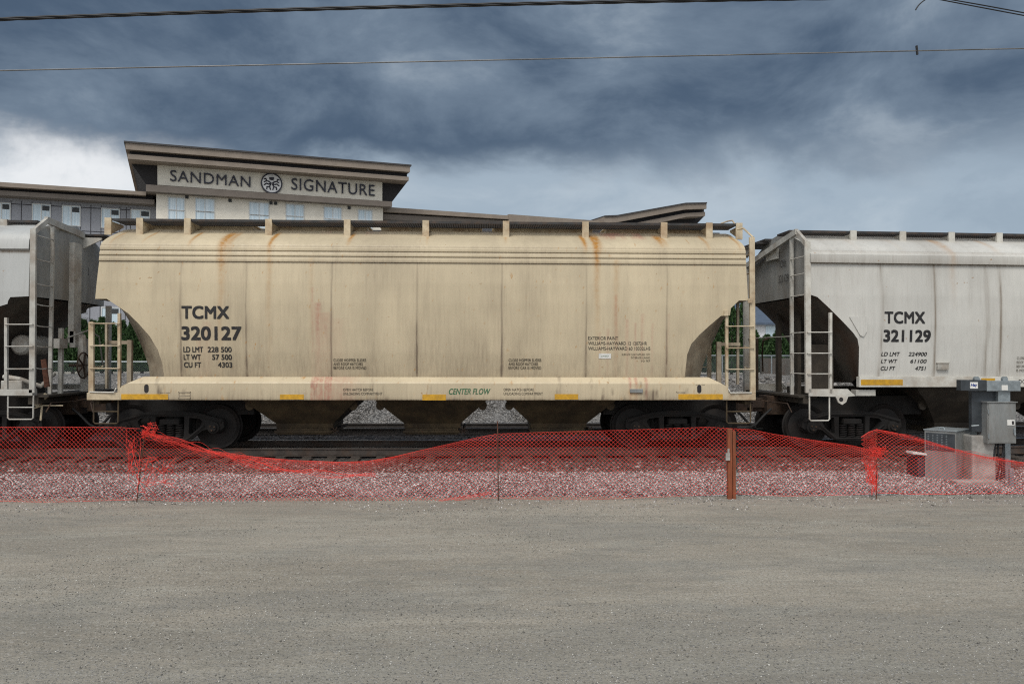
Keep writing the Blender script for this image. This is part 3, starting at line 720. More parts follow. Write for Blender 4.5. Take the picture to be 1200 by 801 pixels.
def stainA(x, y, z):
    rust = np.zeros_like(x); dirt = np.zeros_like(x); red = np.zeros_like(x)
    for i, s_ in enumerate(seamsA):
        d = x-s_-.015*(vnoise(z*1.7+i*9, z*0+i)-.5); fade = np.where(z < 3.82, np.clip(1.15-(z-1.4)*.33, .28, 1), 0)
        dirt += .75*np.exp(-(d/.016)**2)*fade + .22*np.exp(-(d/.075)**2)*fade*vnoise(z*4+i, x*0+3)
    for u, st, ln, wd in ((127,.45,.5,.03),(164,.55,.35,.03),(220,.9,.45,.035),(258,.85,1.0,.07),(262,.35,2.2,.06),(268,.5,.8,.05),(315,1.0,.65,.04),(315,.3,2.2,.05),(407,.95,.4,.04),(499,.35,.4,.03),(593,.5,.3,.03),(686,1.2,.55,.045),(699,1.0,.9,.06),(699,.45,2.4,.05),(704,.6,.6,.05),(778,1.0,.4,.06),(784,.5,.4,.04),(831,.55,.5,.04),(868,.7,.5,.03)):
        rust += st*runs(x, z, XA(u), 4.46, 4.46-ln*.85, wd)*(1.35 if ln < 1.2 else .8)
    # faint rust on the long wall runs
    for u, a in ((258,.35),(315,.2),(364,.16),(700,.3),(722,.3)): rust += a*runs(x, z, XA(u), 3.9, 1.2, .05)
    for u, zt, zb_, wd, a in ((372,3.0,.9,.06,.8),(366,3.3,1.2,.02,.6),(381,2.8,.9,.10,.45),(395,2.7,1.0,.12,.25),(722,3.2,1.2,.03,.65),(735,2.7,.9,.03,.7),(745,2.6,.9,.02,.6),(753,2.8,1.0,.03,.55),(765,2.6,1,.02,.5),(712,2.5,1,.03,.45),(703,2.4,1,.02,.5),(783,2.8,1,.02,.35),(242,2.6,.9,.08,.3),(234,2.3,.9,.04,.3)):
        red += .62*a*runs(x, z, XA(u), zt, zb_, wd)
    red += .95*blob(x, z, XA(725), 4.55, .28, .12)*(fbm(x*9, z*12)>.42) + .8*blob(x, z, XA(760), 4.53, .22, .12)*(fbm(x*9+5, z*12)>.45)
    red += .5*blob(x, z, XA(400), 4.56, .5, .07)*(fbm(x*7, z*9+4)>.5)
    dirt += np.clip((1.95-z)*.75, 0, .45)*fbm(x*3, z*2, 4) + np.clip((3.2-z)*.10, 0, .17) + np.where(z > 4.45, np.clip((z-4.45)*4, 0, .75), 0)*fbm(x*4, y*4, 3)
    for zc in (3.815, 3.93, 4.035, 4.13): dirt += (.7 if zc < 3.9 else .25)*np.exp(-((z-zc)/.011)**2)  # shadow lines of the belt ribs, painted through the dirt channel
    dirt += .35*np.exp(-((z-4.305)/.008)**2)
    dirt += .22*np.clip(fbm(x*2.2, z*.5, 5)-.42, 0, 1)*3
    rust += 1.2*np.clip(fbm(x*22, z*15, 3)-.80, 0, 1)*6
    o = np.clip(np.stack([rust, dirt, red, np.ones_like(x)], 1), 0, 1); return o
specA = dict(prof=profA, belt=beltA, belt_z0=3.80, zbot=1.45, bow=.10, lean_l=.12, lean_r=.06, nx=760,
    crease_l=PA([(111.5,350),(125,350),(137,358),(150,367),(163,380),(175,394),(184,410),(188.5,425),(190,442)]),
    crease_r=PA([(876.5,352),(866,352),(856.5,361),(855.5,369.5),(845,370),(832,381),(820,392),(810.5,403),(806,415),(804,442)]),
    inner_l=PA([(118,349),(130,351),(141,360),(148,370),(158,388),(167,408),(174,428),(176,443)], -.9),
    inner_r=PA([(868,352),(862,355),(852,366),(847.5,374),(839,393),(830,411),(823,430),(820,443)], -.9),
    stain=stainA, end_mat=M['cream_trim'], slope_mat=M['slope_cream'], hatch_mat=M['cream_trim'],
    hop_x=[fA.px(u, 480, -.6)[0] for u in (357.5, 507, 654.5)], hop_half=1.22, hatches=5, under=[(fA.px(128,480,-.6)[0], fA.px(300,480,-.6)[0]), (fA.px(706,480,-.6)[0], fA.px(860,480,-.6)[0])])
bodyA, ypA = hopper_body(rootA, fA, specA, M['cream'])
# outboard side sills with their sloping shed plate
zS0 = fA.px(500, 468.6, -1.62)[1]; zS1 = fA.px(500, 447.5, -1.62)[1]; zS2 = fA.px(500, 441.3, -1.5)[1]
def sill_stain(x, y, z):
    red = .55*((np.abs(x-XA(372)) < .12)*(.6+.4*(vnoise(x*22, z*8)>.4))) + .45*((np.abs(x-XA(385)) < .07)) + .3*blob(x, z, XA(400), 1.2, .3, 2)
    for u in (738, 745, 757): red = red + .7*runs(x, z, XA(u), 1.5, .9, .03)
    dirt = .10 + np.clip((1.30-z)*2.2, 0, .5)*fbm(x*3, z*3) + .8*np.clip(fbm(x*9+3, z*2.5)-.66, 0, 1)*5 + .4*np.clip(1-np.abs(z-zS2)*60, 0, 1)
    rust = .5*runs(x, z, XA(741), 1.25, 1.0, .1) + 1.0*np.clip(fbm(x*16, z*10, 3)-.74, 0, 1)*6
    dirt = dirt + .8*np.clip(1-np.abs(z-zS0)/.022, 0, 1)*(.3+vnoise(x*5, z))
    return np.clip(np.stack([rust, dirt, red, np.ones_like(x)], 1), 0, 1)
for s in (-1, 1):
    sec = [(1.50,zS0),(1.62,zS0),(1.625,zS0+.02),(1.625,zS1-.03),(1.61,zS1),(1.49,zS2),(1.46,zS2)]
    dens = []
    for (a, b), (c, d) in zip(sec, sec[1:]):
        for t in np.linspace(0, 1, 7)[:-1]: dens.append((a+(c-a)*t, b+(d-b)*t))
    dens.append(sec[-1])
    xs = np.linspace(XA(142), XA(853), 500); V = np.array([[(x, s*a, b) for a, b in dens] for x in xs])
    # ends of the sill are cut on the slant
    for i, x in enumerate(xs):
        for j in range(len(dens)):
            zz = V[i, j, 2]; lim = np.interp(zz, [zS0, zS1-.10, zS2], [0, 0, .42]); V[i, j, 0] = min(max(x, xs[0]+lim), xs[-1]-lim*.9)
    n = len(dens); a = (np.arange(len(xs)-1)[:,None]*n + np.arange(n-1)[None,:]).ravel(); Fq = np.stack([a, a+n, a+n+1, a+1], 1)
    V = V.reshape(-1, 3)
    me = np_mesh('side_sill', V, Fq if s < 0 else Fq[:, ::-1], M['cream'], sill_stain(V[:,0], V[:,1], V[:,2]), 'stain'); me.shade_smooth()
    try: me.set_sharp_from_angle(angle=R(25))
    except Exception: pass
    so = bpy.data.objects.new('side_sill', me); COL.objects.link(so); so.parent = rootA
    if s < 0: sillA = so
    y0, y1 = sorted((s*1.50, s*1.625)); zl = fA.px(120, 460, -1.62)[1]
    for (ua, ub) in ((103.5, 142.2), (852.8, 885)):
        MB().box(XA(ua), XA(ub), y0, y1, zS0, zl).build('end_sill_corner', M['cream_trim'], rootA, bevel=.008)
    MB().box(XA(142), XA(853), sorted((s*1.49, s*1.3))[0], sorted((s*1.49, s*1.3))[1], zS0-.002, zS0+.012).build('sill_flange', M['cream_grime'], rootA)
for u0, u1, v0, v1 in ((142,197,461.5,468),(328,356,462,468),(495,522.5,462,469),(650,677.5,461.5,468),(795,847,461.5,468)):
    (xa, za), (xb, zb_) = fA.px(u0, v1, -1.63), fA.px(u1, v0, -1.63); MB().box(xa, xb, -1.632, -1.6265, za+.004, zb_).build('reflector_strip', M['yellow'], sillA)
for u, v in ((171.5, 455), (819.5, 455.5)):
    c = fA.px(u, v, -1.63); mb = MB(); n = 16; mb.prism_y([(c[0]+.045*math.cos(2*math.pi*k/n), c[1]+.055*math.sin(2*math.pi*k/n)+.03*(1 if math.sin(2*math.pi*k/n) > 0 else -1)) for k in range(n)], -1.629, -1.6262); mb.build('jacking_slot', M['h_dark'], sillA)
(xa, za), (xb, zb_) = fA.px(209, 467, -1.63), fA.px(223.5, 459, -1.63)
pk = MB(); 
for q in (0, 1): pk.box(xa, xb, -1.635, -1.6265, za+q*(zb_-za)*.9, za+q*(zb_-za)*.9+.015); pk.box((xa if q else xb-.015), (xa+.015 if q else xb), -1.635, -1.6265, za, zb_)
pk.box(xa+.02, xb-.02, -1.631, -1.6265, za+.05, za+.07); pk.build('routing_card_holder', M['slope_cream'], sillA)
(xa, za), (xb, zb_) = fA.px(738, 460, -1.63), fA.px(753, 455.5, -1.63); MB().box(xa, xb, -1.66, -1.6265, za, zb_).build('identification_tag', M['cab_grey'], sillA, bevel=.006)
# writing
def writeA(s, u0, u1, v0, v1, mat=None, par=None, name='stencil', **k):
    (xa, za), (xb, zb_) = fA.px(u0, v1, -1.6), fA.px(u1, v0, -1.6)
    return fit_text(s, name, mat or M['letter'], par or bodyA, lambda x, z: (x, -(ypA(z)+.007), z), (xa, xb, za, zb_), **k)
writeA('TCMX', 212.5, 267.5, 359.5, 373.5, heavy=.085, spacing=1.05)
writeA('320127', 212, 281.5, 383.5, 398.5, heavy=.085, spacing=1.0)
for s1, s2, va, vb, c0 in (('LD LMT','228 500',406.5,412.5,242.5),('LT WT','57 500',415.5,421.5,247.5),('CU FT','4303',424.5,430.5,254)):
    writeA(s1, 214, 237 if s1 == 'LD LMT' else 234, va, vb, heavy=.06); writeA(s2, c0, 270.5, va, vb, heavy=.06)
for u in (390, 596):
    for k, s in enumerate(('CLOSE HOPPER SLIDES', 'AND ROOF HATCHES', 'BEFORE CAR IS MOVED')):
        writeA(s, u, u+(38.5, 34.5, 38.5)[k], 420.2+k*4.5, 423.4+k*4.5, M['letter_faint'], heavy=.02)
for k, (s, u1) in enumerate((('EXTERIOR PAINT', 724.5), ('WILLIAMS-HAYWARD 12 12072HR', 758.5), ('WILLIAMS-HAYWARD 60 10332LHS', 762.5))): writeA(s, 689.5, u1, 394.2+k*6, 398+k*6, M['letter'], bold=.0)
for k, (u0, u1) in enumerate(((729,762.5),(740,762.5),(752,762.5))): writeA(('SURFACE COAT APPLIED 10 97','INTERIOR LINING','10 97')[k], u0, u1, 414+k*3.8, 416.2+k*3.8, M['letter_faint'])
(xa, za), (xb, zb_) = fA.px(702, 420, -1.6), fA.px(716.5, 414, -1.6); dec = MB().prism_x([(-ypA(za)-.004, za), (-ypA(za)-.008, za), (-ypA(zb_)-.008, zb_), (-ypA(zb_)-.004, zb_)], xa, xb).build('decal', M['tagwhite'], bodyA)
fit_text('LINED', 'decal_text', M['green'], bodyA, lambda x, z: (x, -(ypA(z)+.010), z), (xa+.05, xb-.05, za+.035, zb_-.035))
def writeS(s, u0, u1, v0, v1, mat, **k):
    (xa, za), (xb, zb_) = fA.px(u0, v1, -1.626), fA.px(u1, v0, -1.626)
    return fit_text(s, 'stencil', mat, sillA, lambda x, z: (x, -1.628, z), (xa, xb, za, zb_), **k)
writeS('CENTER FLOW', 526, 574.5, 455.3, 462, M['green'], shear=.25, heavy=.04)
for u in (402, 590):
    writeS('OPEN HATCH BEFORE', u, u+35.5, 454.8, 457.8, M['letter_faint'], heavy=.02); writeS('UNLOADING COMPARTMENT', u, u+46, 459.5, 462.5, M['letter_faint'], heavy=.02)
writeS('JACK HERE', 187.5, 199.5, 459.5, 460.8, M['letter_faint']); writeS('JACK HERE', 815, 826, 450.2, 451.4, M['letter_faint']); writeS('No step', 792, 803, 458.5, 461, M['letter_faint'], shear=.3)
pockets(rootA, specA, M['cream_grime'], M['cream_grime'])
roofwalk(rootA, fA, specA, [127, 164, 220, 315, 407, 499, 593, 686, 778, 831, 866], M['cream_trim'], fA.px(131, 262, -.95)[0], fA.px(864, 264, -.95)[0])
for u in (201, 793): add_truck(rootA, fA.px(u, 495, -1.0)[0])
xL, xR = XA(107), XA(881)
coupler_end(rootA, XA(105), -1); coupler_end(rootA, XA(884), 1)
T = M['cream_trim']
ladder(rootA, fA, 'side_ladder', [(107.3,377,107.3,460,5.5),(140,367,140,460,3)], [(106,141,379),(106,141,405),(106,141,431.5)], -1.57, T)
ladder(rootA, fA, 'side_ladder', [(881,278,882,460,6.0),(851.5,371,851.5,454,3.2)], [(851,883,382.2),(851,883,407.5),(851,883,432.5)], -1.57, T)
ladder(rootA, fA, 'end_post', [(125,378,125,455,2.5)], [], -1.2, M['slope_cream']); ladder(rootA, fA, 'end_post', [(864.5,354,864.5,450,2.8)], [], -1.0, M['slope_cream'])
for u, s in ((107.3, -1), (881.5, 1)):                    # far side ladders and the end grab irons
    X = XA(u); far = MB(); far.bar((X, 1.57, 1.05), (X, 1.57, 4.35 if s > 0 else 3.0), .06, .1); far.bar((X-s*.55, 1.57, 1.1), (X-s*.55, 1.57, 3.0), .05); fo = far.build('side_ladder', T, rootA)
    for z in (1.25, 1.68, 2.12, 2.55):
        MB().tube([(X, 1.62, z), (X-s*.55, 1.62, z)], .013, 6).build('rung', T, fo)
    for z in ((1.72, 2.16, 2.60, 3.15, 3.7, 4.1) if s > 0 else (1.72, 2.16, 2.6)):
        MB().tube([(X+s*.02, -1.54, z), (X+s*.07, -1.54, z-.02), (X+s*.07, -1.02, z-.02), (X+s*.02, -1.02, z)], .012, 6).build('grab_iron', T, rootA, smooth=True)
    MB().box(min(X, X-s*.35), max(X, X-s*.35), -1.49, 1.49, 1.10, 1.14).build('end_platform', M['cream_grime'], rootA)
    MB().box(min(X, X-s*.12), max(X, X-s*.12), -1.49, 1.49, .96, 1.095).build('end_beam', M['cream_grime'], rootA)
    xb = X-s*1.05; web = MB()                               # plates under the slope sheet
    for yy in (-.45, .45): web.prism_y([(X-s*.95,1.15),(X-s*1.2,1.15),(X-s*1.0,2.45),(X-s*.78,2.55)], yy-.02, yy+.02)
    web.bar((X-s*.55,-1.1,1.15),(X-s*.55,-1.1,2.25),.09); web.bar((X-s*.55,-1.1,2.2),(X-s*.1,-1.1,2.2),.07)
    web.build('slope_support', M['slope_cream'], rootA)
# bent hand rail on the right roof corner
hr = MB(); p0 = fA.px(866, 268, -1.2); p1 = fA.px(881, 279, -1.5); hr.tube([(p0[0],-1.1,p0[1]),(p0[0]+.08,-1.25,p0[1]+.0),(p1[0],-1.57,p1[1]+.01)], .02, 6)
a = fA.px(846, 262, -.95); hr.tube([(a[0],-.9,4.78),(a[0]+.2,-.7,4.86),(a[0]+.3,-.7,4.88),(a[0]+.33,-.8,4.78)], .016, 6); hr.build('roof_handrail', T, rootA, smooth=True)
MB().tube([(XA(107), -1.63, fA.px(107,459,-1.63)[1]), (XA(136), -1.65, fA.px(107,459.5,-1.63)[1]), (XA(138), -1.62, fA.px(107,454,-1.63)[1])], .015, 6).build('grab_iron', M['white_trim'], rootA)
MB().tube([(XA(853), -1.62, fA.px(107,455,-1.63)[1]), (XA(855), -1.65, fA.px(107,459.7,-1.63)[1]), (XA(880), -1.63, fA.px(107,459.5,-1.63)[1])], .015, 6).build('grab_iron', M['white_trim'], rootA)
stirrup(rootA, fA, 110, 138.5, 469, 496, 482, -1.55, M['cream_grime']); stirrup(rootA, fA, 851.5, 879.5, 469, 495.5, 482, -1.55, M['cream_grime'])
bl = MB()
for u in (852, 880): 
    p = fA.px(u-1, 352 if u > 860 else 366, -1.6); bl.box(p[0]-.05, p[0]+.03, -1.64, -1.595, p[1]-.07 if u < 860 else p[1]-.05, p[1]+.04)
bl.build('ladder_bracket', M['cream_trim'], rootA)

# ---- the white car on the right
oxB = 16.6; fB = Frame((oxB, trk(oxB), 0), TH)
rootB = empty('hopper_car', fB.loc, TH); tag(rootB, 'cleaner white covered hopper car numbered 321129 behind the grey electrical cabinet', 'railway car', 'covered hopper cars of the train')
def PB(pts, ly=yS): return [fB.px(u, v, ly) for u, v in pts]
XB = lambda u: fB.px(u, 350, yS)[0]
xB0 = XB(948.5); xB1 = -xB0 if -xB0 > xB0+10 else xB0+15.5
zB = lambda v, ly=-1.6: fB.px(1050, v, ly)[1]
zb0 = zB(308.5); zb1 = zB(300)
profB = [(1.50,1.10),(1.52,1.30),(1.56,1.9),(1.60,2.6),(1.60,3.2),(1.575,3.6),(1.56,zb0-.02),(1.50,zb1+.12),(1.44,zb1+.18),(1.3,zb1+.27),(1.1,zb1+.36),(.95,zb1+.42),(.6,zb1+.54),(.3,zb1+.60),(.001,zb1+.63)]
beltB = [(1.565,zb0-.01),(1.62,zb0),(1.62,zb1+.02),(1.56,zb1+.10)]
zB0 = zB(453.5)
crB = PB([(949.5,345),(958,348),(970,359),(985,374),(1000,389.5),(1005.5,397),(1007.5,407),(1008,441)]); zBs = zB(441); crB[-1] = (crB[-1][0], zBs)
def mir(c): return [(xB0+xB1-x_, z_) for x_, z_ in c]
inB = [(xB0+.02, crB[0][1]-.03), (xB0+.35, 2.75), (xB0+.85, 2.0), (xB0+1.25, zBs-.15)]
seamsB = [XB(u) for u in (1032, 1095, 1156, 1171)]
def stainB(x, y, z):
    rust = np.zeros_like(x); dirt = np.zeros_like(x); red = np.zeros_like(x)
    for i, s_ in enumerate(seamsB):
        d = x-s_-.04*(vnoise(z*1.1+i*9, z*0+i)-.5)-.03*np.sin((z-1.5)*1.2); dirt += (.45 if i in (0,2) else .7)*np.exp(-(d/.014)**2)*(z < zb0) + .18*np.exp(-(d/.06)**2)*(z < zb0)
    for u, st, ln in ((1113,.5,.4),(1118,.35,1.6),(1172,.4,.4),(1009,.12,.4),(1060,.12,.5)): rust += st*runs(x, z, XB(u), zb1+.42, zb1+.4-ln, .07)
    dirt += np.clip((1.9-z)*.5, 0, .35)*fbm(x*3, z*2) + .9*np.exp(-((z-zb0+.012)/.012)**2) + .25*np.exp(-((z-zb1-.1)/.01)**2)  # narrow line under the belt is its painted shadow; low part is dirt
    dirt += .18*np.clip(fbm(x*2.2, z*.5, 5)-.45, 0, 1)*3
    dirt += np.where(z > zb1+.4, .4, 0)*fbm(x*4, y*4)
    return np.clip(np.stack([rust, dirt, red, np.ones_like(x)], 1), 0, 1)
specB = dict(prof=profB, belt=beltB, belt_z0=zb0-.02, zbot=zBs, bow=.0, lean_l=.0, lean_r=0, nx=500, crease_l=crB, crease_r=mir(crB), inner_l=inB, inner_r=mir(inB), stain=stainB,
    end_mat=M['end_shaded'], slope_mat=M['slope_dark'], hatch_mat=M['grey_trim'], hop_x=[xB0+3.9, xB0+7.0, xB0+10.1], hop_half=1.35, hatches=6, under=[(xB0+.15, xB0+2.9),(xB1-2.9, xB1-.15)])
bodyB, ypB = hopper_body(rootB, fB, specB, M['white'])
for s in (-1, 1):
    y0, y1 = sorted((s*1.44, s*1.575)); sl = MB().box(crB[-1][0], xB0+xB1-crB[-1][0], y0, y1, zB0, zBs-.004).build('side_sill', M['white_trim'], rootB, bevel=.008)
    if s < 0: sillB = sl
    # jacking pad and its plate
    mb = MB(); yy0, yy1 = sorted((s*1.56, s*1.60))
    pd = [(947,455.5),(993,455.5),(1002,463.5),(993.5,464.5),(991,471),(986.5,474),(982,471.5),(979,464.5),(947.5,463.8)]
    mb.prism_y([fB.px(u, v, -1.58) for u, v in pd], yy0, yy1); mb.build('end_side_plate', M['white_trim'], rootB)
p = fB.px(985.7, 467.8, -1.6); MB().prism_y([(p[0]+.045*math.cos(k*math.pi/8), p[1]+.045*math.sin(k*math.pi/8)) for k in range(16)], -1.603, -1.6005).build('jacking_hole', M['h_dark'], rootB)
pl = MB(); a = fB.px(1003, 456.5, -1.5); b = fB.px(1026, 463.5, -1.5); pl.box(a[0], b[0], -1.5, -1.3, b[1], a[1]); pl.build('sill_bracket', M['grey_trim'], rootB)
for u0, u1, v0, v1 in ((1009,1058,444.5,451),(1150,1166,443,446.5)):
    (xa, za), (xb, zq) = fB.px(u0, v1, -1.58), fB.px(u1, v0, -1.58); MB().box(xa, xb, -1.581, -1.5765, max(za, zB0+.01), zq).build('reflector_strip', M['yellow'], sillB)
def writeB(s, u0, u1, v0, v1, mat=None, **k):
    (xa, za), (xb, zq) = fB.px(u0, v1, -1.6), fB.px(u1, v0, -1.6)
    return fit_text(s, 'stencil', mat or M['letter'], bodyB, lambda x, z: (x, -(ypB(z)+.007), z), (xa, xb, za, zq), **k)
writeB('TCMX', 1036.5, 1083, 366, 379, heavy=.075, spacing=1.05); writeB('321129', 1035.5, 1090, 387.5, 400.5, heavy=.085)
for s1, s2, va, vb, c0, c1, d1 in (('LD LMT','224900',412.6,417,1065.5,1087,1055.5),('LT WT','61100',421,425.3,1068,1087,1052.5),('CU FT','4751',429.3,433.8,1074,1086.5,1050.5)):
    writeB(s1, 1033.5, d1, va, vb, shear=.2, heavy=.05); writeB(s2, c0, c1, va, vb, shear=.2, heavy=.05)
for k, s in enumerate(('CLOSE','ROOF HATCHES','BEFORE CAR','IS MOVED')): writeB(s, 1193, 1193+(9,22,19,16)[k], 418+k*4.8, 421+k*4.8, M['letter_faint'])
(xa, za), (xb, zq) = fB.px(1177*1.0+17, 449.5, -1.58), fB.px(1214, 444.5, -1.58); fit_text('DO NOT HUMP', 'stencil', M['letter'], sillB, lambda x, z: (x, -1.5785, z), (xa, xb+.4, za, zq))
(xa, za), (xb, zq) = fB.px(1099, 433, -1.6), fB.px(1112, 425.5, -1.6); pk = MB().box(xa, xb, -1.60, -1.55, za, zq); pk.box(xa+.02, xb-.02, -1.607, -1.601, za+.03, za+.05); pk.box(xa-.01, xb+.01, -1.61, -1.55, zq, zq+.015); pk.build('routing_card_holder', M['grey_trim'], bodyB)
pt = MB(); pp = [(995,371),(1015,371),(1015.5,388),(1012,394.5),(1008,393)]; pp = [fB.px(u, v, -1.6) for u, v in pp]; pt.add([(x, -(ypB(z)+.012), z) for x, z in pp], [(0,1,2,3,4)]); po = pt.build('patch_plate', M['white'], bodyB); 
sm = po.modifiers.new('s', 'SOLIDIFY'); sm.thickness = .012
pockets(rootB, specB, M['grey_grime'], M['cream_grime'])
zW = fB.px(1050, 271.5, -.95)[1]
roofwalk(rootB, fB, specB, [999.5, 1057.5, 1114.5, 1170.5, 1227, 1284], M['white_trim'], XB(941), xB1-.2, z=zW)
MB().box(xB0-.30, xB0+.30, .45, 1.45, zW-.10, zW-.06).build('end_running_board', M['grate'], rootB)
cr_ = MB(); cr_.prism_x([(.95,zW-.07),(1.5,zW-.07),(1.5,zW-.30),(1.35,zW-.32)], xB0-.2, xB0-.14); cr_.box(xB0-.28,xB0-.2,.85,1.5,zW-.12,zW-.05); cr_.build('walk_bracket', M['grey_trim'], rootB)
for u in (996,): pass
tB = fB.px(996, 494.5, -1.0)[0]; add_truck(rootB, tB); add_truck(rootB, xB0+xB1-tB); coupler_end(rootB, XB(930), -1)
T = M['white_trim']
xe = fB.px(945.5, 350, -1.57)[0]
nl = ladder(rootB, fB, 'side_ladder', [(946,283,947,460,6.5),(973,366,973,461,3.2)], [(946,974,389.2),(946,974,413.7),(946,974,437.8)], -1.57, T)
# sloping corner posts carry the end running board: from the near post over the roof to the far post
q0 = fB.px(939, 271, -1.2)
cp = MB(); zt = fB.px(946, 284, -1.57)[1]; zr = fB.px(939, 271.5, -1.2)[1]
cp.bar((xe, -1.57, zt-.03), (xe-.02, -1.15, zr), .07, .10); cp.bar((xe-.04, -1.2, zr), (xe-.10, 1.5, zr-.44), .07, .12); cp.bar((xe-.10, 1.42, zr-.44), (xe-.10, 1.42, 1.1), .10, .16)
MB().bar((xe-.03, -.92, zr-.08), (xe-.03, -.92, 1.1), .05, .07).build('ladder_post', M['grey_trim'], rootB)
cp.build('end_frame', M['grey_trim'], rootB)
for v in (389.2, 413.7, 437.8, 345, 320, 300):
    z = fB.px(946, v, -1.57)[1]; MB().tube([(xe-.03, -1.55, z), (xe-.06, -.92, z), ], .012, 6).build('grab_iron', T, rootB)
for z in (2.15,): MB().tube([(xe-.05, -.92, z+.22), (xe-.08, .3, z+.22), (xe-.08, 1.5, z+.22)], .012, 6).build('end_handrail', M['grey_trim'], rootB)
# end face writing, brake wheel, platform
fit_text('TCMX', 'stencil', M['letter'], rootB, lambda x, z: (xB0-.006, -x, z), (.10, .52, zb1-.12, zb1+.05)); fit_text('321129', 'stencil', M['letter'], rootB, lambda x, z: (xB0-.006, -x, z), (.10, .62, zb1-.45, zb1-.28))
MB().box(xB0-.06, xB0-.005, -.12, .45, zb1+.10, zb1+.36).build('card_board', M['white_trim'], rootB)
MB().box(xe-.15, xe+.25, -1.5, 1.5, 1.10, 1.14).build('end_platform', M['grey_grime'], rootB); MB().box(xe-.05, xe+.1, -1.5, 1.5, .98, 1.095).build('end_beam', M['grey_grime'], rootB)
sp = MB()
for yy in (-.5, .5): sp.box(xe+.25, xe+.33, yy-.08, yy+.08, 1.14, crB[0][1]-.1)
sp.box(xe+.4, xe+.9, -.9, -.86, 1.14, 2.2); sp.build('end_post', M['grey_grime'], rootB)
pm = MB(); pm.bar((xe-.02,1.02,1.12),(xe-.02,1.02,2.4),.06); pm.tube([(xe-.1,.1,2.35),(xe-.2,.2,2.3),(xe-.1,.5,2.0),(xe,.7,1.6)], .02, 6); pm.build('brake_pipe', M['coupler'], rootB)
stirrup(rootB, fB, 948.5, 972, 462, 492.5, None, -1.57, T)

# ---- the grey car on the left
yC = -1.6
oxC = at_y(33, 350, 16.4).x - 7.6; fC = Frame((oxC, 18.0, 0), 0)
rootC = empty('hopper_car', fC.loc, 0); tag(rootC, 'grey covered hopper car with a lettered end wall, cut off by the photo edge', 'railway car', 'covered hopper cars of the train')
XC = lambda u: fC.px(u, 350, yC)[0]
xC1 = XC(33.5); xC0 = xC1-15.4; zC = lambda v, ly=-1.6: fC.px(20, v, ly)[1]
zc0 = zC(292.5); zc1 = zC(280)
profC = [(1.50,1.10),(1.52,1.30),(1.56,1.9),(1.59,2.6),(1.60,3.2),(1.585,3.6),(1.57,zc0-.02),(1.50,zc1+.14),(1.3,zc1+.24),(1.1,zc1+.32),(.95,zc1+.37),(.6,zc1+.45),(.3,zc1+.5),(.001,zc1+.52)]
beltC = [(1.575,zc0-.01),(1.62,zc0+.02),(1.60,zc1-.02),(1.56,zc1+.08)]
crC = [fC.px(u, v, yC) for u, v in ((33.5,347),(12,348),(9.5,352),(8.5,356),(0,358.5),(-22,380),(-38,400),(-43,420),(-44,452))]
inC = [(xC1-.02, crC[0][1]-.02), (xC1-.5, 2.75), (xC1-1.2, 2.0), (xC1-1.6, 1.25)]
def mirC(c): return [(xC0+xC1-x_, z_) for x_, z_ in c]
def stainC(x, y, z):
    dirt = .9*np.exp(-((z-zc0+.03)/.03)**2) + np.clip((1.9-z)*.5, 0, .4)*fbm(x*3, z*2) + .2*np.clip(fbm(x*2.2, z*.5, 5)-.42, 0, 1)*3  # first term paints the shadow line below the belt, the rest is dirt
    return np.clip(np.stack([np.zeros_like(x), dirt, np.zeros_like(x), np.ones_like(x)], 1), 0, 1)
specC = dict(prof=profC, belt=beltC, belt_z0=zc0-.02, zbot=1.3, bow=.14, nx=300, crease_l=mirC(crC), crease_r=crC, inner_l=mirC(inC), inner_r=inC, stain=stainC, end_mat=M['end_shaded'], slope_mat=M['slope_dark'], hatch_mat=M['grey_trim'],
    hop_x=[xC1-11.2, xC1-7.7, xC1-4.2], hop_half=1.4, hatches=6, under=[(xC1-2.9, xC1-.15),(xC0+.15, xC0+2.9)])
bodyC, ypC = hopper_body(rootC, fC, specC, M['grey'])
for s in (-1, 1):
    y0, y1 = sorted((s*1.44, s*1.575)); MB().box(crC[-1][0]-.0-11.5, crC[-1][0], y0, y1, 1.04, 1.30).build('side_sill', M['grey_trim'], rootC, bevel=.008)
    y0, y1 = sorted((s*1.42, s*1.60)); a = fC.px(7, 456, -1.6); b = fC.px(56, 463.5, -1.6); MB().box(a[0]-1.2, b[0]-.3, y0, y1, b[1], a[1]).build('end_side_plate', M['grey_trim'], rootC, bevel=.008)
pockets(rootC, specC, M['grey_grime'], M['grey_grime'])
zWC = fC.px(20, 257.8, -.95)[1]
roofwalk(rootC, fC, specC, [5, -55, -120], M['grey_trim'], xC0+.3, fC.px(44, 258, -.95)[0], z=zWC)
tC = fC.px(-6, 494.5, -1.0)[0]; add_truck(rootC, tC-.1); add_truck(rootC, xC0+.95+1); coupler_end(rootC, XC(52), 1)
T = M['grey_trim']; xf = fC.px(38, 350, -1.57)[0]
ladder(rootC, fC, 'side_ladder', [(39.5,268,38,460,6.2),(7.5,372,7.5,456,3.2)], [(7,39,380),(7,39,405.7),(7,39,432)], -1.57, T)
zt = fC.px(40, 269, -1.57)[1]; zr = fC.px(45.5, 257.5, -1.2)[1]
ef = MB(); ef.bar((xf+.02, -1.57, zt-.03), (xf+.05, -1.15, zr), .07, .10)
ef.bar((xf+.05, -1.2, zr), (xf+.08, .30, zr-.10), .07, .13); ef.bar((xf+.06, -.95, zr-.10), (xf+.04, -.95, 1.1), .05, .07)
MB().bar((xf+.1, 1.5, 1.05), (xf+.1, 1.5, 3.1), .07, .12).build('ladder_post', T, rootC); ef.build('end_frame', T, rootC)
eb = MB(); eb.box(xf-.15, xf+.50, .33, 1.15, zWC-.13, zWC-.09); eb.build('end_running_board', M['grate'], rootC)
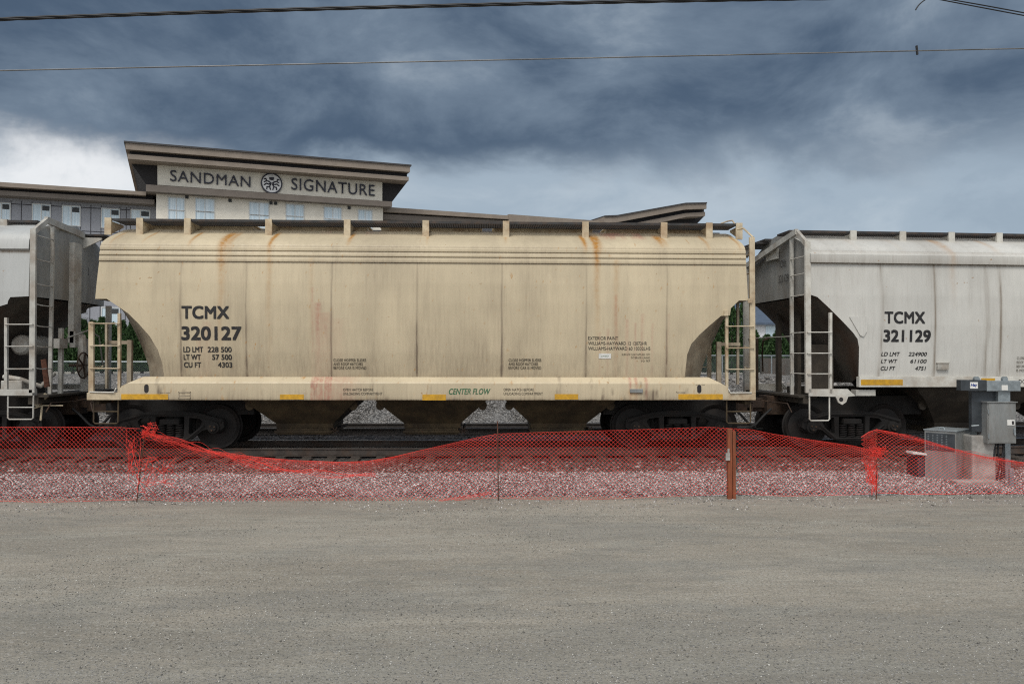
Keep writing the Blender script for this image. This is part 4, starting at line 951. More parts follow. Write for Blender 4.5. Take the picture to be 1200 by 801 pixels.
bk = MB(); bk.prism_y([(xf+.0, zr-.40), (xf+.06, zr-.40), (xf+.48, zr-.19), (xf+.48, zr-.15), (xf+.0, zr-.14)], .28, .32); bk.build('walk_bracket', T, rootC)
bo = xC1+.14; st = MB().box(bo-.02, bo+.10, -.30, .02, 2.2, zc1+.12); st.build('end_stiffener', T, rootC)
for v in (275, 303, 332, 356, 381, 405, 431):
    z = fC.px(39, v, -1.57)[1]; MB().tube([(xf+.05, -1.54, z), (xf+.10, -1.45, z-.02), (xf+.10, -1.0, z-.02), (xf+.05, -.95, z-.02)], .012, 6).build('grab_iron', T, rootC, smooth=True)
for s_, z, y0, y1, h in (('CITX', zc1-.02, .12, .44, .17), ('151540', zc1-.42, .10, .60, .19)): fit_text(s_, 'stencil', M['letter'], rootC, lambda x, z_: (xC1+.12, x, z_), (y0, y1, z-h/2, z+h/2))
for k, (s_, y1) in enumerate((('RPRD', .30), ('TESTED', .42), ('DUE AT', .42), ('LUBRICATED', .75), ('AIR BRAKE', .60), ('WHEELS CHECKED', .85), ('VENT CLEARED', .83))): fit_text(s_, 'stencil', M['letter_faint'], rootC, lambda x, z_: (xC1+.10, x, z_), (.10, y1, zc1-.78-k*.15, zc1-.71-k*.15))
MB().box(xf-.35, xf+.30, -1.5, 1.5, 1.10, 1.14).build('end_platform', M['grey_grime'], rootC); MB().box(xf-.1, xf+.1, -1.5, 1.5, .96, 1.095).build('end_beam', M['grey_grime'], rootC)
rs = MB(); c = fC.px(20.5, 404, -.75); n = 20
rs.lathe_y([(.001,-.5),(.16,-.48),(.21,-.42),(.21,.42),(.16,.48),(.001,.5)], (c[0], -.2, c[1]), n); rs.build('air_reservoir', M['grey_trim'], rootC, smooth=True)
bv = MB(); c = fC.px(16, 436, -1.1); bv.box(c[0]-.2, c[0]+.22, -1.2, -.95, 1.15, 1.42); bv.tube([(c[0]-.2,-1.1,1.5),(c[0]+.15,-1.15,1.45),(c[0]+.5,-1.0,1.3),(c[0]+.55,-.6,1.55)], .05, 8); bv.build('brake_valve', M['grey_trim'], rootC, bevel=.02)
lv = MB(); c = fC.px(52, 437, -1.2); lv.bar((c[0]-.02,-1.2,c[1]+.28),(c[0]+.06,-1.2,c[1]-.28),.03,.10); lv.build('brake_lever', M['rebar'], rootC)
ks = MB(); c = fC.px(70, 395, -.6)
ks.bar((xf+.15,-.75,1.14),(xf+.15,-.75,2.5),.08); ks.bar((xf+.15,.35,1.14),(xf+.15,.35,2.3),.14,.2); ks.box(xf+.1,xf+.22,-.95,-.62,2.08,2.28); ks.box(xf+.1,xf+.22,-.3,.05,2.1,2.45)
ks.tube([(xf+.25,-.1,2.35),(xf+.32,-.2,2.1),(xf+.3,-.15,1.8),(xf+.2,.1,1.5)], .09, 8); ks.tube([(xf+.2,-.6,2.3),(xf+.35,.0,2.48),(xf+.35,.5,2.35),(xf+.3,.8,1.7)], .018, 6)
ks.build('brake_rigging', M['grey_trim'], rootC, smooth=True)
bw = MB(); bc = (xf+.42, -.35, 1.72)
for k in range(24):
    a0, a1 = 2*math.pi*k/24, 2*math.pi*(k+1)/24; bw.tube([(bc[0], bc[1]+.27*math.cos(a0), bc[2]+.27*math.sin(a0)), (bc[0], bc[1]+.27*math.cos(a1), bc[2]+.27*math.sin(a1))], .016, 6)
for k in range(5): bw.bar(bc, (bc[0], bc[1]+.27*math.cos(k*1.2566), bc[2]+.27*math.sin(k*1.2566)), .025)
bw.tube([(bc[0],bc[1],bc[2]),(bc[0]-.3,bc[1],bc[2])], .03, 8); bw.build('brake_wheel', M['coupler'], rootC)
stirrup(rootC, fC, 9.5, 39, 463, 491, 477, -1.57, T)
ul = MB(); p = fC.px(50, 476, -1.3); ul.tube([(p[0]-.2,-1.3,p[1]-.05),(p[0],-1.3,p[1]+.02),(p[0]+.35,-1.2,p[1]+.01)], .014, 6); ul.tube([(p[0],-1.32,p[1]+.02),(p[0]-.02,-1.33,p[1]-.28)], .02, 6); ul.bar((p[0]-.15,-1.25,p[1]),(p[0]+.05,-1.25,p[1]+.24),.05,.09); ul.build('cut_lever', M['cream_trim'], rootC)

# ------------------------------------------------------------------ orange safety net and its posts
def net(name, label, top, bot, depth, seed, group='orange safety nets along the track', cell=.070, lean=0., tangle=None, r=.0021, bulge=.06, edge=.9, folds=()):
    """top / bot: photo points of the net's upper and lower edge; the net is woven as two families of slanting strands."""
    rs = random.Random(seed); nr = np.random.default_rng(seed)
    tu = [p[0] for p in top]; tv = [p[1] for p in top]; bu = [p[0] for p in bot]; bv_ = [p[1] for p in bot]
    U0, U1 = tu[0], tu[-1]
    px_m = F/depth
    Wm = (U1-U0)/px_m; Hm = 1.08
    def pos(s, t):        # s in 0..1 along, t in 0..1 up
        s = min(max(s, 0), 1); u = U0+(U1-U0)*s
        vt = float(np.interp(u, tu, tv)); vb = float(np.interp(u, bu, bv_))
        slack = max(0., min(1., 1-(vb-vt)/78.0)); t = 1-(1-t)**(1+1.9*slack)
        v = vb+(vt-vb)*t
        w_ = 4*t*(1-t); pass
        d = depth + .25*slack*math.sin(t*math.pi)*.8 + bulge*(float(vnoise(np.array(u*.02+seed), np.array(t*2.0)))-.5)*2*w_ + lean*t
        du = 2.2*(float(vnoise(np.array(u*.05+seed*3), np.array(t*4.0)))-.5)*w_
        return at_y(u+du, v+1.6*(float(vnoise(np.array(u*.06+9), np.array(t*3+seed)))-.5)*w_, d)
    mb = MB(); nseg = 22
    n = int((Wm+Hm*1.1)/cell)
    for fam in (-1, 1):
        for i in range(n+1):
            s0 = i*cell - (Hm*1.1 if fam > 0 else 0)
            pts = []
            for k in range(nseg+1):
                t = k/nseg; s = (s0 + fam*t*Hm*1.1)/Wm if fam > 0 else (s0 - t*Hm*1.1)/Wm
                if fam < 0: s = s
                if -.001 <= s <= 1.001: pts.append(pos(s, t))
            if len(pts) >= 2: mb.tube(pts, r, 3, cap=False)
    for t in (0.0, 1.0):
        mb.tube([pos(k/160, t) for k in range(161)], r*edge, 4)
    for fu, fv, cnt, spread, fr_ in folds:            # gathered folds: several strands running close together
        for c_ in range(cnt):
            ph = rs.uniform(0, 6); q = []
            for k in range(61):
                u = fu[0]+(fu[-1]-fu[0])*k/60; v = float(np.interp(u, fu, fv)) + spread*math.sin(k*.35+ph)*.5*math.sin(math.pi*k/60)**.5 + rs.uniform(-.25, .25) + (c_/max(1,cnt-1)-.5)*spread
                q.append(at_y(u, v, depth-.03-.02*(c_ % 3)))
            mb.tube(q, r*fr_, 3)
    for tg in (tangle or []):
        for _ in range(tg[4]):
            p = [(tg[0]+rs.uniform(-tg[2], tg[2]), tg[1]+rs.uniform(-tg[3], tg[3])) for _ in range(3)]
            q = []
            for k in range(13):
                t = k/12; a = (1-t)**2; b = 2*t*(1-t); c = t*t
                q.append(at_y(p[0][0]*a+p[1][0]*b+p[2][0]*c, p[0][1]*a+p[1][1]*b+p[2][1]*c, depth-.06+rs.uniform(-.02,.02)))
            mb.tube(q, r*1.3, 3, cap=False)
    o = mb.build(name, M['net'], None, recalc=False); return tag(o, label, 'safety net', group)
YF = 12.95
net('safety_net', 'taut flat stretch of orange safety net left of the tangled rebar post', [(-60,501),(0,500),(80,500),(140,500.5),(164,502)], [(-60,586),(0,587),(60,588),(164,585)], YF, 3, edge=1.0,
    tangle=[(174,505,13,11,22),(156,530,10,30,14),(166,560,20,26,14),(188,552,22,20,12)])
net('safety_net', 'long sagging orange safety net whose top droops between the rebar posts', [(164,506),(185,512),(220,522),(255,529),(300,535),(345,539),(400,541),(430,540),(460,535),(490,528),(530,519),(560,512),(583,508),(640,506),(700,504.5),(780,502),(830,500),(862,502)],
    [(164,585),(230,588),(300,589),(420,590),(480,590.5),(530,586),(583,583),(660,586),(720,584),(800,581),(862,578)], YF, 8, lean=.05, bulge=.09, edge=.6, folds=[((166,200,255,300,345,400,440),(506,515,531,544,552,556.5,556),7,5,1.0),((166,220,290,330),(507,523,541,549),6,9,.9),((300,420,480,540,576),(590,591,590,584,577),4,3,1.0)])
net('safety_net', 'orange safety net stretch sloping down from wooden stake toward the cabinet', [(862,502),(880,503),(905,508),(950,515),(1000,522),(1016,526),(1027,529)], [(862,578),(920,581),(980,580),(1027,578)], YF, 14,
    tangle=[(1030,530,12,8,30),(1022,560,8,20,30)])
net('safety_net', 'orange safety net draped in front of the grey electrical cabinet', [(1009,512),(1018,506),(1027,503),(1045,506),(1070,512),(1100,521),(1130,529),(1160,536),(1200,542),(1270,547)], [(1009,538),(1018,548),(1027,577),(1080,579),(1140,578),(1200,578),(1270,578)], YF-.05, 21, edge=1.6, folds=[((1027,1070,1130,1200,1270),(504,513,530,543,548),4,3,1.0),((1012,1020,1027),(540,556,574),4,6,1.0)])
def rebar(u0, v0, u1, v1, label):
    a = at_y(u0, v0, YF-.03); b = at_y(u1, v1, YF-.03); b = b + (b-a)*.15
    o = MB().tube([a, b], .009, 7).build('rebar_post', M['rebar'], None, smooth=True); tag(o, label, 'fence post', 'rusty rebar posts of the safety net')
rebar(169.5, 509, 160.5, 585, 'leaning rusty rebar post wrapped in a tangle of orange net')
rebar(583, 493, 584, 585, 'straight rusty rebar post alone in the middle of the long sagging net')
rebar(1026.5, 503, 1027, 578, 'rusty rebar post beside the electrical cabinet, two nets meeting on it')
bpy.data.objects[-1] if False else None
a = at_y(858.5, 502, YF+.03); b = at_y(857.5, 580, YF+.03)
stk = empty('wooden_stake', (b.x, YF+.03, b.z-.1)); tag(stk, 'square orange brown wooden stake holding up the safety net with a paper tag', 'fence post')
h = a.z-b.z; s1 = MB(); s1.box(-.07, .0, -.045, .045, -.1, h+.1); s1.build('timber', M['stake'], stk, bevel=.006)
s2 = MB(); s2.box(.012, .062, -.03, .03, -.1, h+.06); s2.build('timber', M['stake'], stk, bevel=.006)
t_ = at_y(852, 530, YF); tg = MB().box(t_.x-b.x-.035, t_.x-b.x+.035, -.075, -.07, t_.z-b.z-.02, t_.z-b.z+.10); tg.box(t_.x-b.x-.005, t_.x-b.x+.025, -.078, -.072, t_.z-b.z+.09, t_.z-b.z+.17); tg.build('paper_tag', M['concrete'], stk)
t_ = at_y(865, 575, YF); 

# ------------------------------------------------------------------ electrical equipment on the right
YE = 14.4; zg = strip_z(14.4)
fE = Frame((0, YE, 0), 0.0)
def E(u, v, d=0.): 
    return fE.px(u, v, d)
ox = E(1165, 500)[0]
eq = empty('electrical_cabinet', (ox, YE, zg)); tag(eq, 'grey steel electrical cabinet on posts under a galvanised crossbar', 'electrical cabinet')
def eb(name, u0, u1, v0, v1, y0, y1, mat, par=None, bevel=.006):
    (a, zb_), (c, zt_) = E(u0, v1, y0), E(u1, v0, y0)
    return MB().box(a-ox, c-ox, y0, y1, zb_-zg, zt_-zg).build(name, mat, par or eq, bevel=bevel)
box_ = eb('cabinet_box', 1157.5, 1190.5, 471.5, 519.5, -.15, .22, M['cab_grey'])
(a, z0_), (c, z1_) = E(1157.5, 519.5, -.15), E(1190.5, 471.5, -.15)
hg = MB()
for q in (.18, .78):
    zz = z0_-zg+(z1_-z0_)*q; hg.tube([(a-ox+.012, -.163, zz-.04), (a-ox+.012, -.163, zz+.04)], .010, 8)
hg.build('hinge', M['galv'], box_)
lk = MB(); zz = (z0_+z1_)/2-zg-.12; lk.box(c-ox-.06, c-ox-.025, -.178, -.1585, zz-.05, zz+.03); lk.tube([(c-ox-.055,-.18,zz-.05),(c-ox-.05,-.185,zz-.09),(c-ox-.035,-.185,zz-.09),(c-ox-.03,-.18,zz-.05)], .006, 6); lk.build('latch', M['galv'], box_)
MB().box(a-ox-.02, c-ox+.02, -.175, .23, z1_-zg+.001, z1_-zg+.016).build('drip_cap', M['cab_grey'], box_)
MB().box(a-ox+.018, c-ox-.018, -.158, -.1515, z0_-zg+.02, z1_-zg-.02).build('cabinet_door', M['cab_grey'], box_, bevel=.003)
eb('warning_label', 1180.5, 1189, 491.5, 498, -.164, -.1585, M['tagwhite'], box_, 0); eb('label_mark', 1186, 1188.3, 493, 497, -.167, -.1645, M['letter'], box_, 0)
bar_ = eb('crossbar', 1156.5, 1196, 446, 458, -.12, .0, M['galv'], None, .004)
eb('crossbar_end', 1126, 1156.3, 445, 457.5, -.12, .02, M['cab_dark'])
lb = eb('maker_label', 1137, 1146, 447.5, 455, -.128, -.1205, M['tagwhite'], None, 0)
(a, z0_), (c, z1_) = E(1137.5, 453.5, -.13), E(1145.5, 449, -.13); fit_text('Hay', 'label_text', M['label_blue'], eq, lambda x, z: (x-ox, -.130, z-zg), (a, c, z0_, z1_), bold=.04, shear=.2)
eb('maker_label', 1174, 1181, 451, 457, -.128, -.1205, M['tagwhite'], None, 0)
eb('meter_back_panel', 1139, 1171, 457.7, 506, .02, .12, M['cab_dark']); eb('riser_channel', 1170, 1184, 458.2, 471.3, -.06, .04, M['galv'])
kn = MB()
for u in (1144, 1177):
    p = E(u, 444, -.06); kn.lathe_y([(.001,-.03),(.05,-.03),(.05,.03),(.001,.03)], (p[0]-ox, -.06, p[1]-zg), 14)
kn.build('hub', M['galv'], eq, smooth=True)
lg = MB()
for u in (1144, 1183):
    p = E(u, 500, .08); lg.box(p[0]-ox-.05, p[0]-ox+.05, .13, .2, -.1, E(u, 500, .08)[1]-zg+.05)
lg.build('support_post', M['galv'], eq)
cb = MB(); 
for u0, u1 in ((1166,1160),(1170,1172),(1176,1168)):
    a = E(u0, 519, 0); b = E(u1, 556, 0); cb.tube([(a[0]-ox,0,a[1]-zg),(a[0]-ox-.03,-.03,a[1]-zg-.15),(b[0]-ox+.05,.02,.2),(b[0]-ox,0,0)], .016, 6)
cb.build('cable', M['cable'], eq, smooth=True)
lev = MB(); p = E(1148, 499, -.1); lev.tube([(p[0]-ox-.12,-.05,p[1]-zg),(p[0]-ox,-.08,p[1]-zg+.01)], .012, 6); lev.build('switch_handle', M['galv'], box_)
# louvred box and concrete block beside it
p = E(1120, 560, 0); lv_ = empty('louvred_box', (p[0], YE-.02, zg), R(-48)); tag(lv_, 'low grey louvred steel box beside the concrete footing', 'equipment box')
ox2 = p[0]
(a, z0_), (c, z1_) = E(1089.5, 560, -.1), E(1119.5, 506.5, -.1); a = ox2-.54; c = ox2
MB().box(a-ox2, c-ox2, 0, .75, -.06, z1_-zg).build('housing', M['cab_grey'], lv_, bevel=.006)
MB().box(a-ox2-.015, c-ox2+.015, -.015, .765, z1_-zg, z1_-zg+.02).build('lid', M['galv'], lv_, bevel=.004)
MB().box(a-ox2+.025, c-ox2-.02, -.006, -.0015, z1_-zg-.36, z1_-zg-.04).build('louvre_panel', M['cab_dark'], lv_)
ls = MB()
for i in range(5):
    for j in range(9): xx = a-ox2+.07+i*.078; zz = z1_-zg-.075-j*.03; ls.box(xx-.012, xx+.012, -.011, -.0065, zz-.006, zz+.004)
ls.build('louvre_slots', M['galv'], lv_)
hk = MB(); hk.tube([(a-ox2+.22,.1,z1_-zg+.02),(a-ox2+.24,.1,z1_-zg+.06),(a-ox2+.30,.1,z1_-zg+.06),(a-ox2+.32,.1,z1_-zg+.02)], .012, 6); hk.build('lifting_eye', M['galv'], lv_)
cc = MB(); (a, z0_), (c, z1_) = E(1139, 560, -.02), E(1167, 510, -.02)
cc.box(a+.01, c, YE-.02, YE+.6, zg-.1, z1_); o = cc.build('concrete_block', M['concrete'], None, bevel=.025); tag(o, 'rough pale concrete footing block between louvred box and cabinet', 'concrete block')
(a, z0_), (c, z1_) = E(1120, 568, -.3), E(1170, 560, -.3); o = MB().box(a, c, YE-.34, YE-.08, zg-.1, zg+.05).build('concrete_curb', M['concrete'], None, bevel=.02); tag(o, 'low concrete curb lying in gravel below the louvred box', 'concrete curb')
(a, z0_), (c, z1_) = E(1074, 550, .45), E(1089, 534, .45)
dk = empty('plate_with_dark_block', ((a+c)/2, YE+.2, zg)); tag(dk, 'tilted white plate left of the louvred box, added dark block as shade behind it', 'equipment box')
wd = (c-a)/2; MB().box(-wd, wd, .2, .6, -.1, z1_-zg-.02).build('case', M['cab_dark'], dk, bevel=.01)  # added dark block standing in for the shaded space behind the white plate
l_ = MB().prism_y([(-wd-.12, z1_-zg+.05),(wd*.6, z1_-zg+.02),(wd*.6, z1_-zg+.05),(-wd-.12, z1_-zg+.09)], .15, .4); l_.build('lid', M['tagwhite'], dk)
a = E(1184, 572, -.45); pst = MB().box(a[0]-.035, a[0]+.035, YE-.5, YE-.44, zg-.1, E(1184, 548, -.45)[1]).build('short_post', M['galv'], None, bevel=.006); tag(pst, 'short grey steel post in the gravel right of cabinet', 'post')
# ------------------------------------------------------------------ overhead wires
def wire(name, pts, Y, r, mat, label, n=6, strands=1):
    mb = MB(); P = [at_y(u, v, Y) for u, v in pts]
    us = np.linspace(0, 1, 60); X = np.array([[p.x, p.y, p.z] for p in P]); tt = np.linspace(0, 1, len(P))
    co = [np.polyfit(tt, X[:, k], min(2, len(P)-1)) for k in range(3)]
    for s in range(strands):
        ph = 2*math.pi*s/strands
        pts_ = []
        for i, t in enumerate(np.linspace(0, 1, 240 if strands > 1 else 60)):
            q = Vector([float(np.polyval(c, t)) for c in co])
            if strands > 1: q += Vector((0, math.cos(ph+t*90), math.sin(ph+t*90)))*r*.9
            pts_.append(q)
        mb.tube(pts_, r, n)
    o = mb.build(name, mat, None, smooth=True); return tag(o, label, 'overhead wire', 'overhead wires across the sky')
wire('overhead_cable', [(-200,31),(0,24),(600,3.5),(960,-2.5),(1400,-6)], 9.0, .012, M['cable'], 'thick twisted black cable bundle crossing the top of the sky', strands=3)
ww = wire('overhead_wire', [(-200,87),(0,83),(600,70),(1200,57),(1400,52.5)], 9.6, .0075, M['wire'], 'thin pale grey wire crossing the sky below the thick cable')
p = at_y(1075, 59.5, 9.6); MB().bar(p+Vector((-.01,0,.06)), p+Vector((.0,0,-.05)), .02).build('wire_clamp', M['cable'], ww)
wire('overhead_wire', [(1090,-4),(1150,6),(1230,21)], 8.0, .006, M['cable'], 'upper of two thin black service wires at the upper right corner')
wire('overhead_wire', [(1095,-1.5),(1150,9),(1230,24)], 8.0, .006, M['cable'], 'lower of two thin black service wires at the upper right corner')
wire('overhead_wire', [(1073,12),(1080,3),(1092,-4)], 8.0, .007, M['cable'], 'short black drip loop of wire at the top of the sky')

# ------------------------------------------------------------------ the hotel
HA = R(20.5); p0 = at_z(185, 300, 8.0)
d0 = ray(185, 416); d0 = d0/d0.y; hp = CAMP + d0*62.0
fH = Frame((hp.x, hp.y, 1.05), HA)
hotel = empty('hotel_building', fH.loc, HA); tag(hotel, 'large beige and grey hotel with dark flared roofs behind the train', 'building')
def H(u, v, d): return fH.px(u, v, d)
def hpoly(name, pts, d_front, y0, y1, mat, par=None):
    return MB().prism_y([H(u, v, d_front) for u, v in pts], y0, y1).build(name, mat, par or hotel)
# tower with the sign
xa = H(182.5, 300, 0)[0]; xb = H(448.5, 300, 0)[0]; ztr = H(315, 232, 0)[1]
tower = MB().box(xa, xb, 0, 16, -1.2, ztr).build('tower_wall', M['h_cream'], hotel)
ft = [(147,167.3),(480.5,194.8),(480.5,201.6),(147,174.8)]
hpoly('fascia', ft, -1.9, -1.9, 17.5, M['h_fascia']); hpoly('fascia', [(149.5,180.3),(479,207.2),(479,211.8),(149.5,186)], -1.7, -1.7, 17, M['h_fascia'])
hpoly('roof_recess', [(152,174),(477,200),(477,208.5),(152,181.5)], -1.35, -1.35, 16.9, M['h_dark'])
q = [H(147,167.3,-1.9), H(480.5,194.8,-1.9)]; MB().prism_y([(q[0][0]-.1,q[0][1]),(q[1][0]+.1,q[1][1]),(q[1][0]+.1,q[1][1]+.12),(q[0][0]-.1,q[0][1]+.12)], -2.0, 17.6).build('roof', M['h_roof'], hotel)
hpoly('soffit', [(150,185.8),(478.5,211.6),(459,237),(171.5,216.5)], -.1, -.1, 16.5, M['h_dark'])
sg = hpoly('sign_wall', [(184.5,187),(448,209),(448,235.5),(184.5,216.5)], -.35, -.35, -.12, M['h_sign'])
hpoly('trim_band', [(171,216),(459.5,236.2),(459.5,242.2),(171,224)], -.8, -.8, 16.6, M['h_trim'])
def hsign(s, u0, v0t, v0b, u1, v1t, v1b, bold=.012):
    a0, b0 = H(u0, v0t, -.40), H(u0, v0b, -.40); a1, b1 = H(u1, v1t, -.40), H(u1, v1b, -.40)
    def fn(x, z):
        k = (x-a0[0])/(a1[0]-a0[0]); lo = b0[1]+(b1[1]-b0[1])*k; hi = a0[1]+(a1[1]-a0[1])*k; return (x, -.44, lo+(hi-lo)*z)
    fit_text(s, 'sign_lettering', M['h_letter'], sg, fn, (a0[0], a1[0], 0, 1), thick=.10, spacing=1.08)
hsign('SANDMAN', 199.5, 199.2, 212.2, 293.5, 207.2, 219.4); hsign('SIGNATURE', 341.5, 208.6, 222.2, 439, 217, 229.8)
c = H(318.2, 215, -.4); rr = .72
em = MB(); em.lathe_y([(.001,-.06),(rr,-.06),(rr,.06),(.001,.06)], (c[0], -.42, c[1]), 40); emo = em.build('emblem', M['emblem'], sg, smooth=True)
er = MB(); er.lathe_y([(rr,-.09),(rr+.1,-.09),(rr+.1,.06),(rr,.06)], (c[0], -.42, c[1]), 40)
def emt(pts, r_): er.tube([(c[0]+x_*rr, -.50, c[1]+z_*rr) for x_, z_ in pts], r_, 6)
for s in (-1, 1):
    emt([(s*.05,-.02),(s*.3,.18),(s*.55,.22),(s*.62,.48),(s*.80,.40)], .055); emt([(s*.55,.22),(s*.8,.08)], .05)
    emt([(s*.05,-.05),(s*.32,-.12),(s*.55,-.05),(s*.8,-.25)], .055); emt([(s*.10,-.1),(s*.22,-.38),(s*.5,-.42),(s*.52,-.7)], .055); emt([(s*.22,-.38),(s*.12,-.72)], .05)
er.tube([(c[0], -.50, c[1]+.34*rr),(c[0], -.50, c[1]+.62*rr)], [.14,.2], 8)
er.build('emblem_ring', M['h_letter'], emo)
def hwin(u0, u1, v0, v1, par, yf=0., split=None, vent=False):
    (a, zb_), (b, zt_) = H(u0, v1, yf), H(u1, v0, yf)
    f = MB(); t = .07
    f.box(a-t, b+t, yf-.06, yf+.02, zb_-t, zb_); f.box(a-t, b+t, yf-.06, yf+.02, zt_, zt_+t); f.box(a-t, a, yf-.06, yf+.02, zb_, zt_); f.box(b, b+t, yf-.06, yf+.02, zb_, zt_)
    m_ = (a+b)/2; f.box(m_-.03, m_+.03, yf-.055, yf+.02, zb_, zt_)
    fo = f.build('window', M['h_frame'], par)
    MB().box(a, b, yf-.02, yf-.005, zb_, zt_).build('pane', M['glass'], fo)
    if vent: MB().box(m_+.06, b-.03, yf-.045, yf-.025, zt_-.42, zt_-.06).build('vent_grille', M['vent'], fo)
    return fo
for u0, u1, v0, v1 in ((197.5,215.5,233,245.2),(229.5,250.5,234.3,246.8),(292.5,314.5,238.8,250.8),(335.5,355.5,241,252.3),(380,399.5,244.2,255.4),(420,435.5,247.3,257.2)):
    hwin(u0, u1, v0, v1, tower); hwin(u0, u1, v1+2.6, v1+15, tower)
    for k in range(1, 4): hwin(u0, u1, v1+22+(k-1)*38, v1+38+(k-1)*38, tower)
vn = MB()
for u, v in ((219,231),(269.5,235),(317.5,238),(323,238.3),(409,243.6)):
    a = H(u, v, 0); vn.box(a[0]-.12, a[0]+.12, -.06, .0, a[1]-.12, a[1]+.12)
vn.build('wall_vent', M['vent'], tower)
# grey left wing
yw = 1.6
xl = H(-220, 300, yw)[0]; xr = xa-.02; zt_ = H(60, 233, yw)[1]
zw = lambda u, v: H(u, v, yw)[1]
wing = MB().prism_y([(xl, -1.2), (xr, -1.2), (xr, zw(181, 238)), (xl, zw(-220, 212))], yw, 15).build('wing_wall', M['h_grey'], hotel)
hpoly('fascia', [(-230,196),(180,225.4),(180,229.2),(-230,200)], yw-1.2, yw-1.2, 16, M['h_fascia']) if False else hpoly('fascia', [(-230,197.8),(0,213.2),(171,224.6),(171,228.8),(0,218.4),(-230,203)], yw-1.6, yw-1.6, 16, M['h_fascia'])
hpoly('fascia', [(-230,206.5),(0,223),(181,234),(181,239.2),(0,228.3),(-230,212.5)], yw-1.2, yw-1.2, 15.8, M['h_trim'])
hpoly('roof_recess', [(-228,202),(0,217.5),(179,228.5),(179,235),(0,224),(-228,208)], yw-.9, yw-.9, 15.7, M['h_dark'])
for u0, u1, v0, v1 in ((-8,11.5,238.8,256),(38.5,58.5,240.5,259),(73.5,93.5,242.5,263.5),(119.5,139.5,245.8,266),(154,175,247.3,262)):
    hwin(u0, u1, v0, v1, wing, yw, vent=True)
    for k in range(1, 4): hwin(u0, u1, v1+19+(k-1)*38, v1+38+(k-1)*38, wing, yw, vent=True)
jt = MB()
for u in (-30, 12.8, 25, 37.5, 59.5, 72.5, 94.5, 106.5, 118.5, 140.5, 148, 153):
    a = H(u, 250, yw)[0]; jt.box(a-.025, a+.025, yw-.012, yw, 0, H(u, 234+u*.06, yw)[1])
for ua, ub in ((12.8,37.5),(59.5,72.5),(94.5,118.5),(140.5,153)):
    a = H(ua, 238.8+(ua-12)*.052, yw); b = H(ub, 238.8+(ub-12)*.052, yw); jt.prism_y([(a[0],a[1]-.03),(b[0],b[1]-.03),(b[0],b[1]+.03),(a[0],a[1]+.03)], yw-.011, yw)
for v in (266, 304, 342): a = H(-100, v-6, yw); jt.box(xl, xr, yw-.010, yw, a[1]-.03, a[1]+.03)
jt.build('panel_joint', M['h_joint'], wing)
# right wing, lower, and its kicked-up end roof
yr = 2.2
xr2 = H(708, 300, yr)[0]; MB().box(xb+.02, H(818, 300, yr)[0], yr, 16, -1.2, H(600, 262, yr)[1]).build('wing_wall', M['h_grey'], hotel)
hpoly('fascia', [(449,242.2),(598,252.6),(598,257),(449,248)], yr-1.4, yr-1.4, 16, M['h_fascia']); hpoly('fascia', [(449,250.5),(598,258.5),(598,264),(449,257)], yr-1.1, yr-1.1, 16, M['h_trim'])
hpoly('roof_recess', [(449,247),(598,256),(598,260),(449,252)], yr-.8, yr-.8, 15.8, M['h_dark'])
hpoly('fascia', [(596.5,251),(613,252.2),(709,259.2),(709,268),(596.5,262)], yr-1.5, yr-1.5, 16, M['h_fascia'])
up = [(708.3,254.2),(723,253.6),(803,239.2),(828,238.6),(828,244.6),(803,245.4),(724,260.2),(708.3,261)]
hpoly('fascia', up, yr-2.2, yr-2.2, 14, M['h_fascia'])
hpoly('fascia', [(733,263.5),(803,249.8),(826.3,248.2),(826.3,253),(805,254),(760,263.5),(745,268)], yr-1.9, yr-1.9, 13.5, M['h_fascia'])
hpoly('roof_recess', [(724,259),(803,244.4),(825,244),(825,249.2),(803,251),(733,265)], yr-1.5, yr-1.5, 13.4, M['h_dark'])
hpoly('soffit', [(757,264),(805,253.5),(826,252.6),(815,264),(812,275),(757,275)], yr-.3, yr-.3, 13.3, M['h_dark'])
q = [H(u, v, yr-2.2) for u, v in up[:4]]; MB().prism_y([(x_, z_) for x_, z_ in q]+[(x_, z_+.13) for x_, z_ in reversed(q)], yr-2.3, 14.1).build('roof', M['h_roof'], hotel)

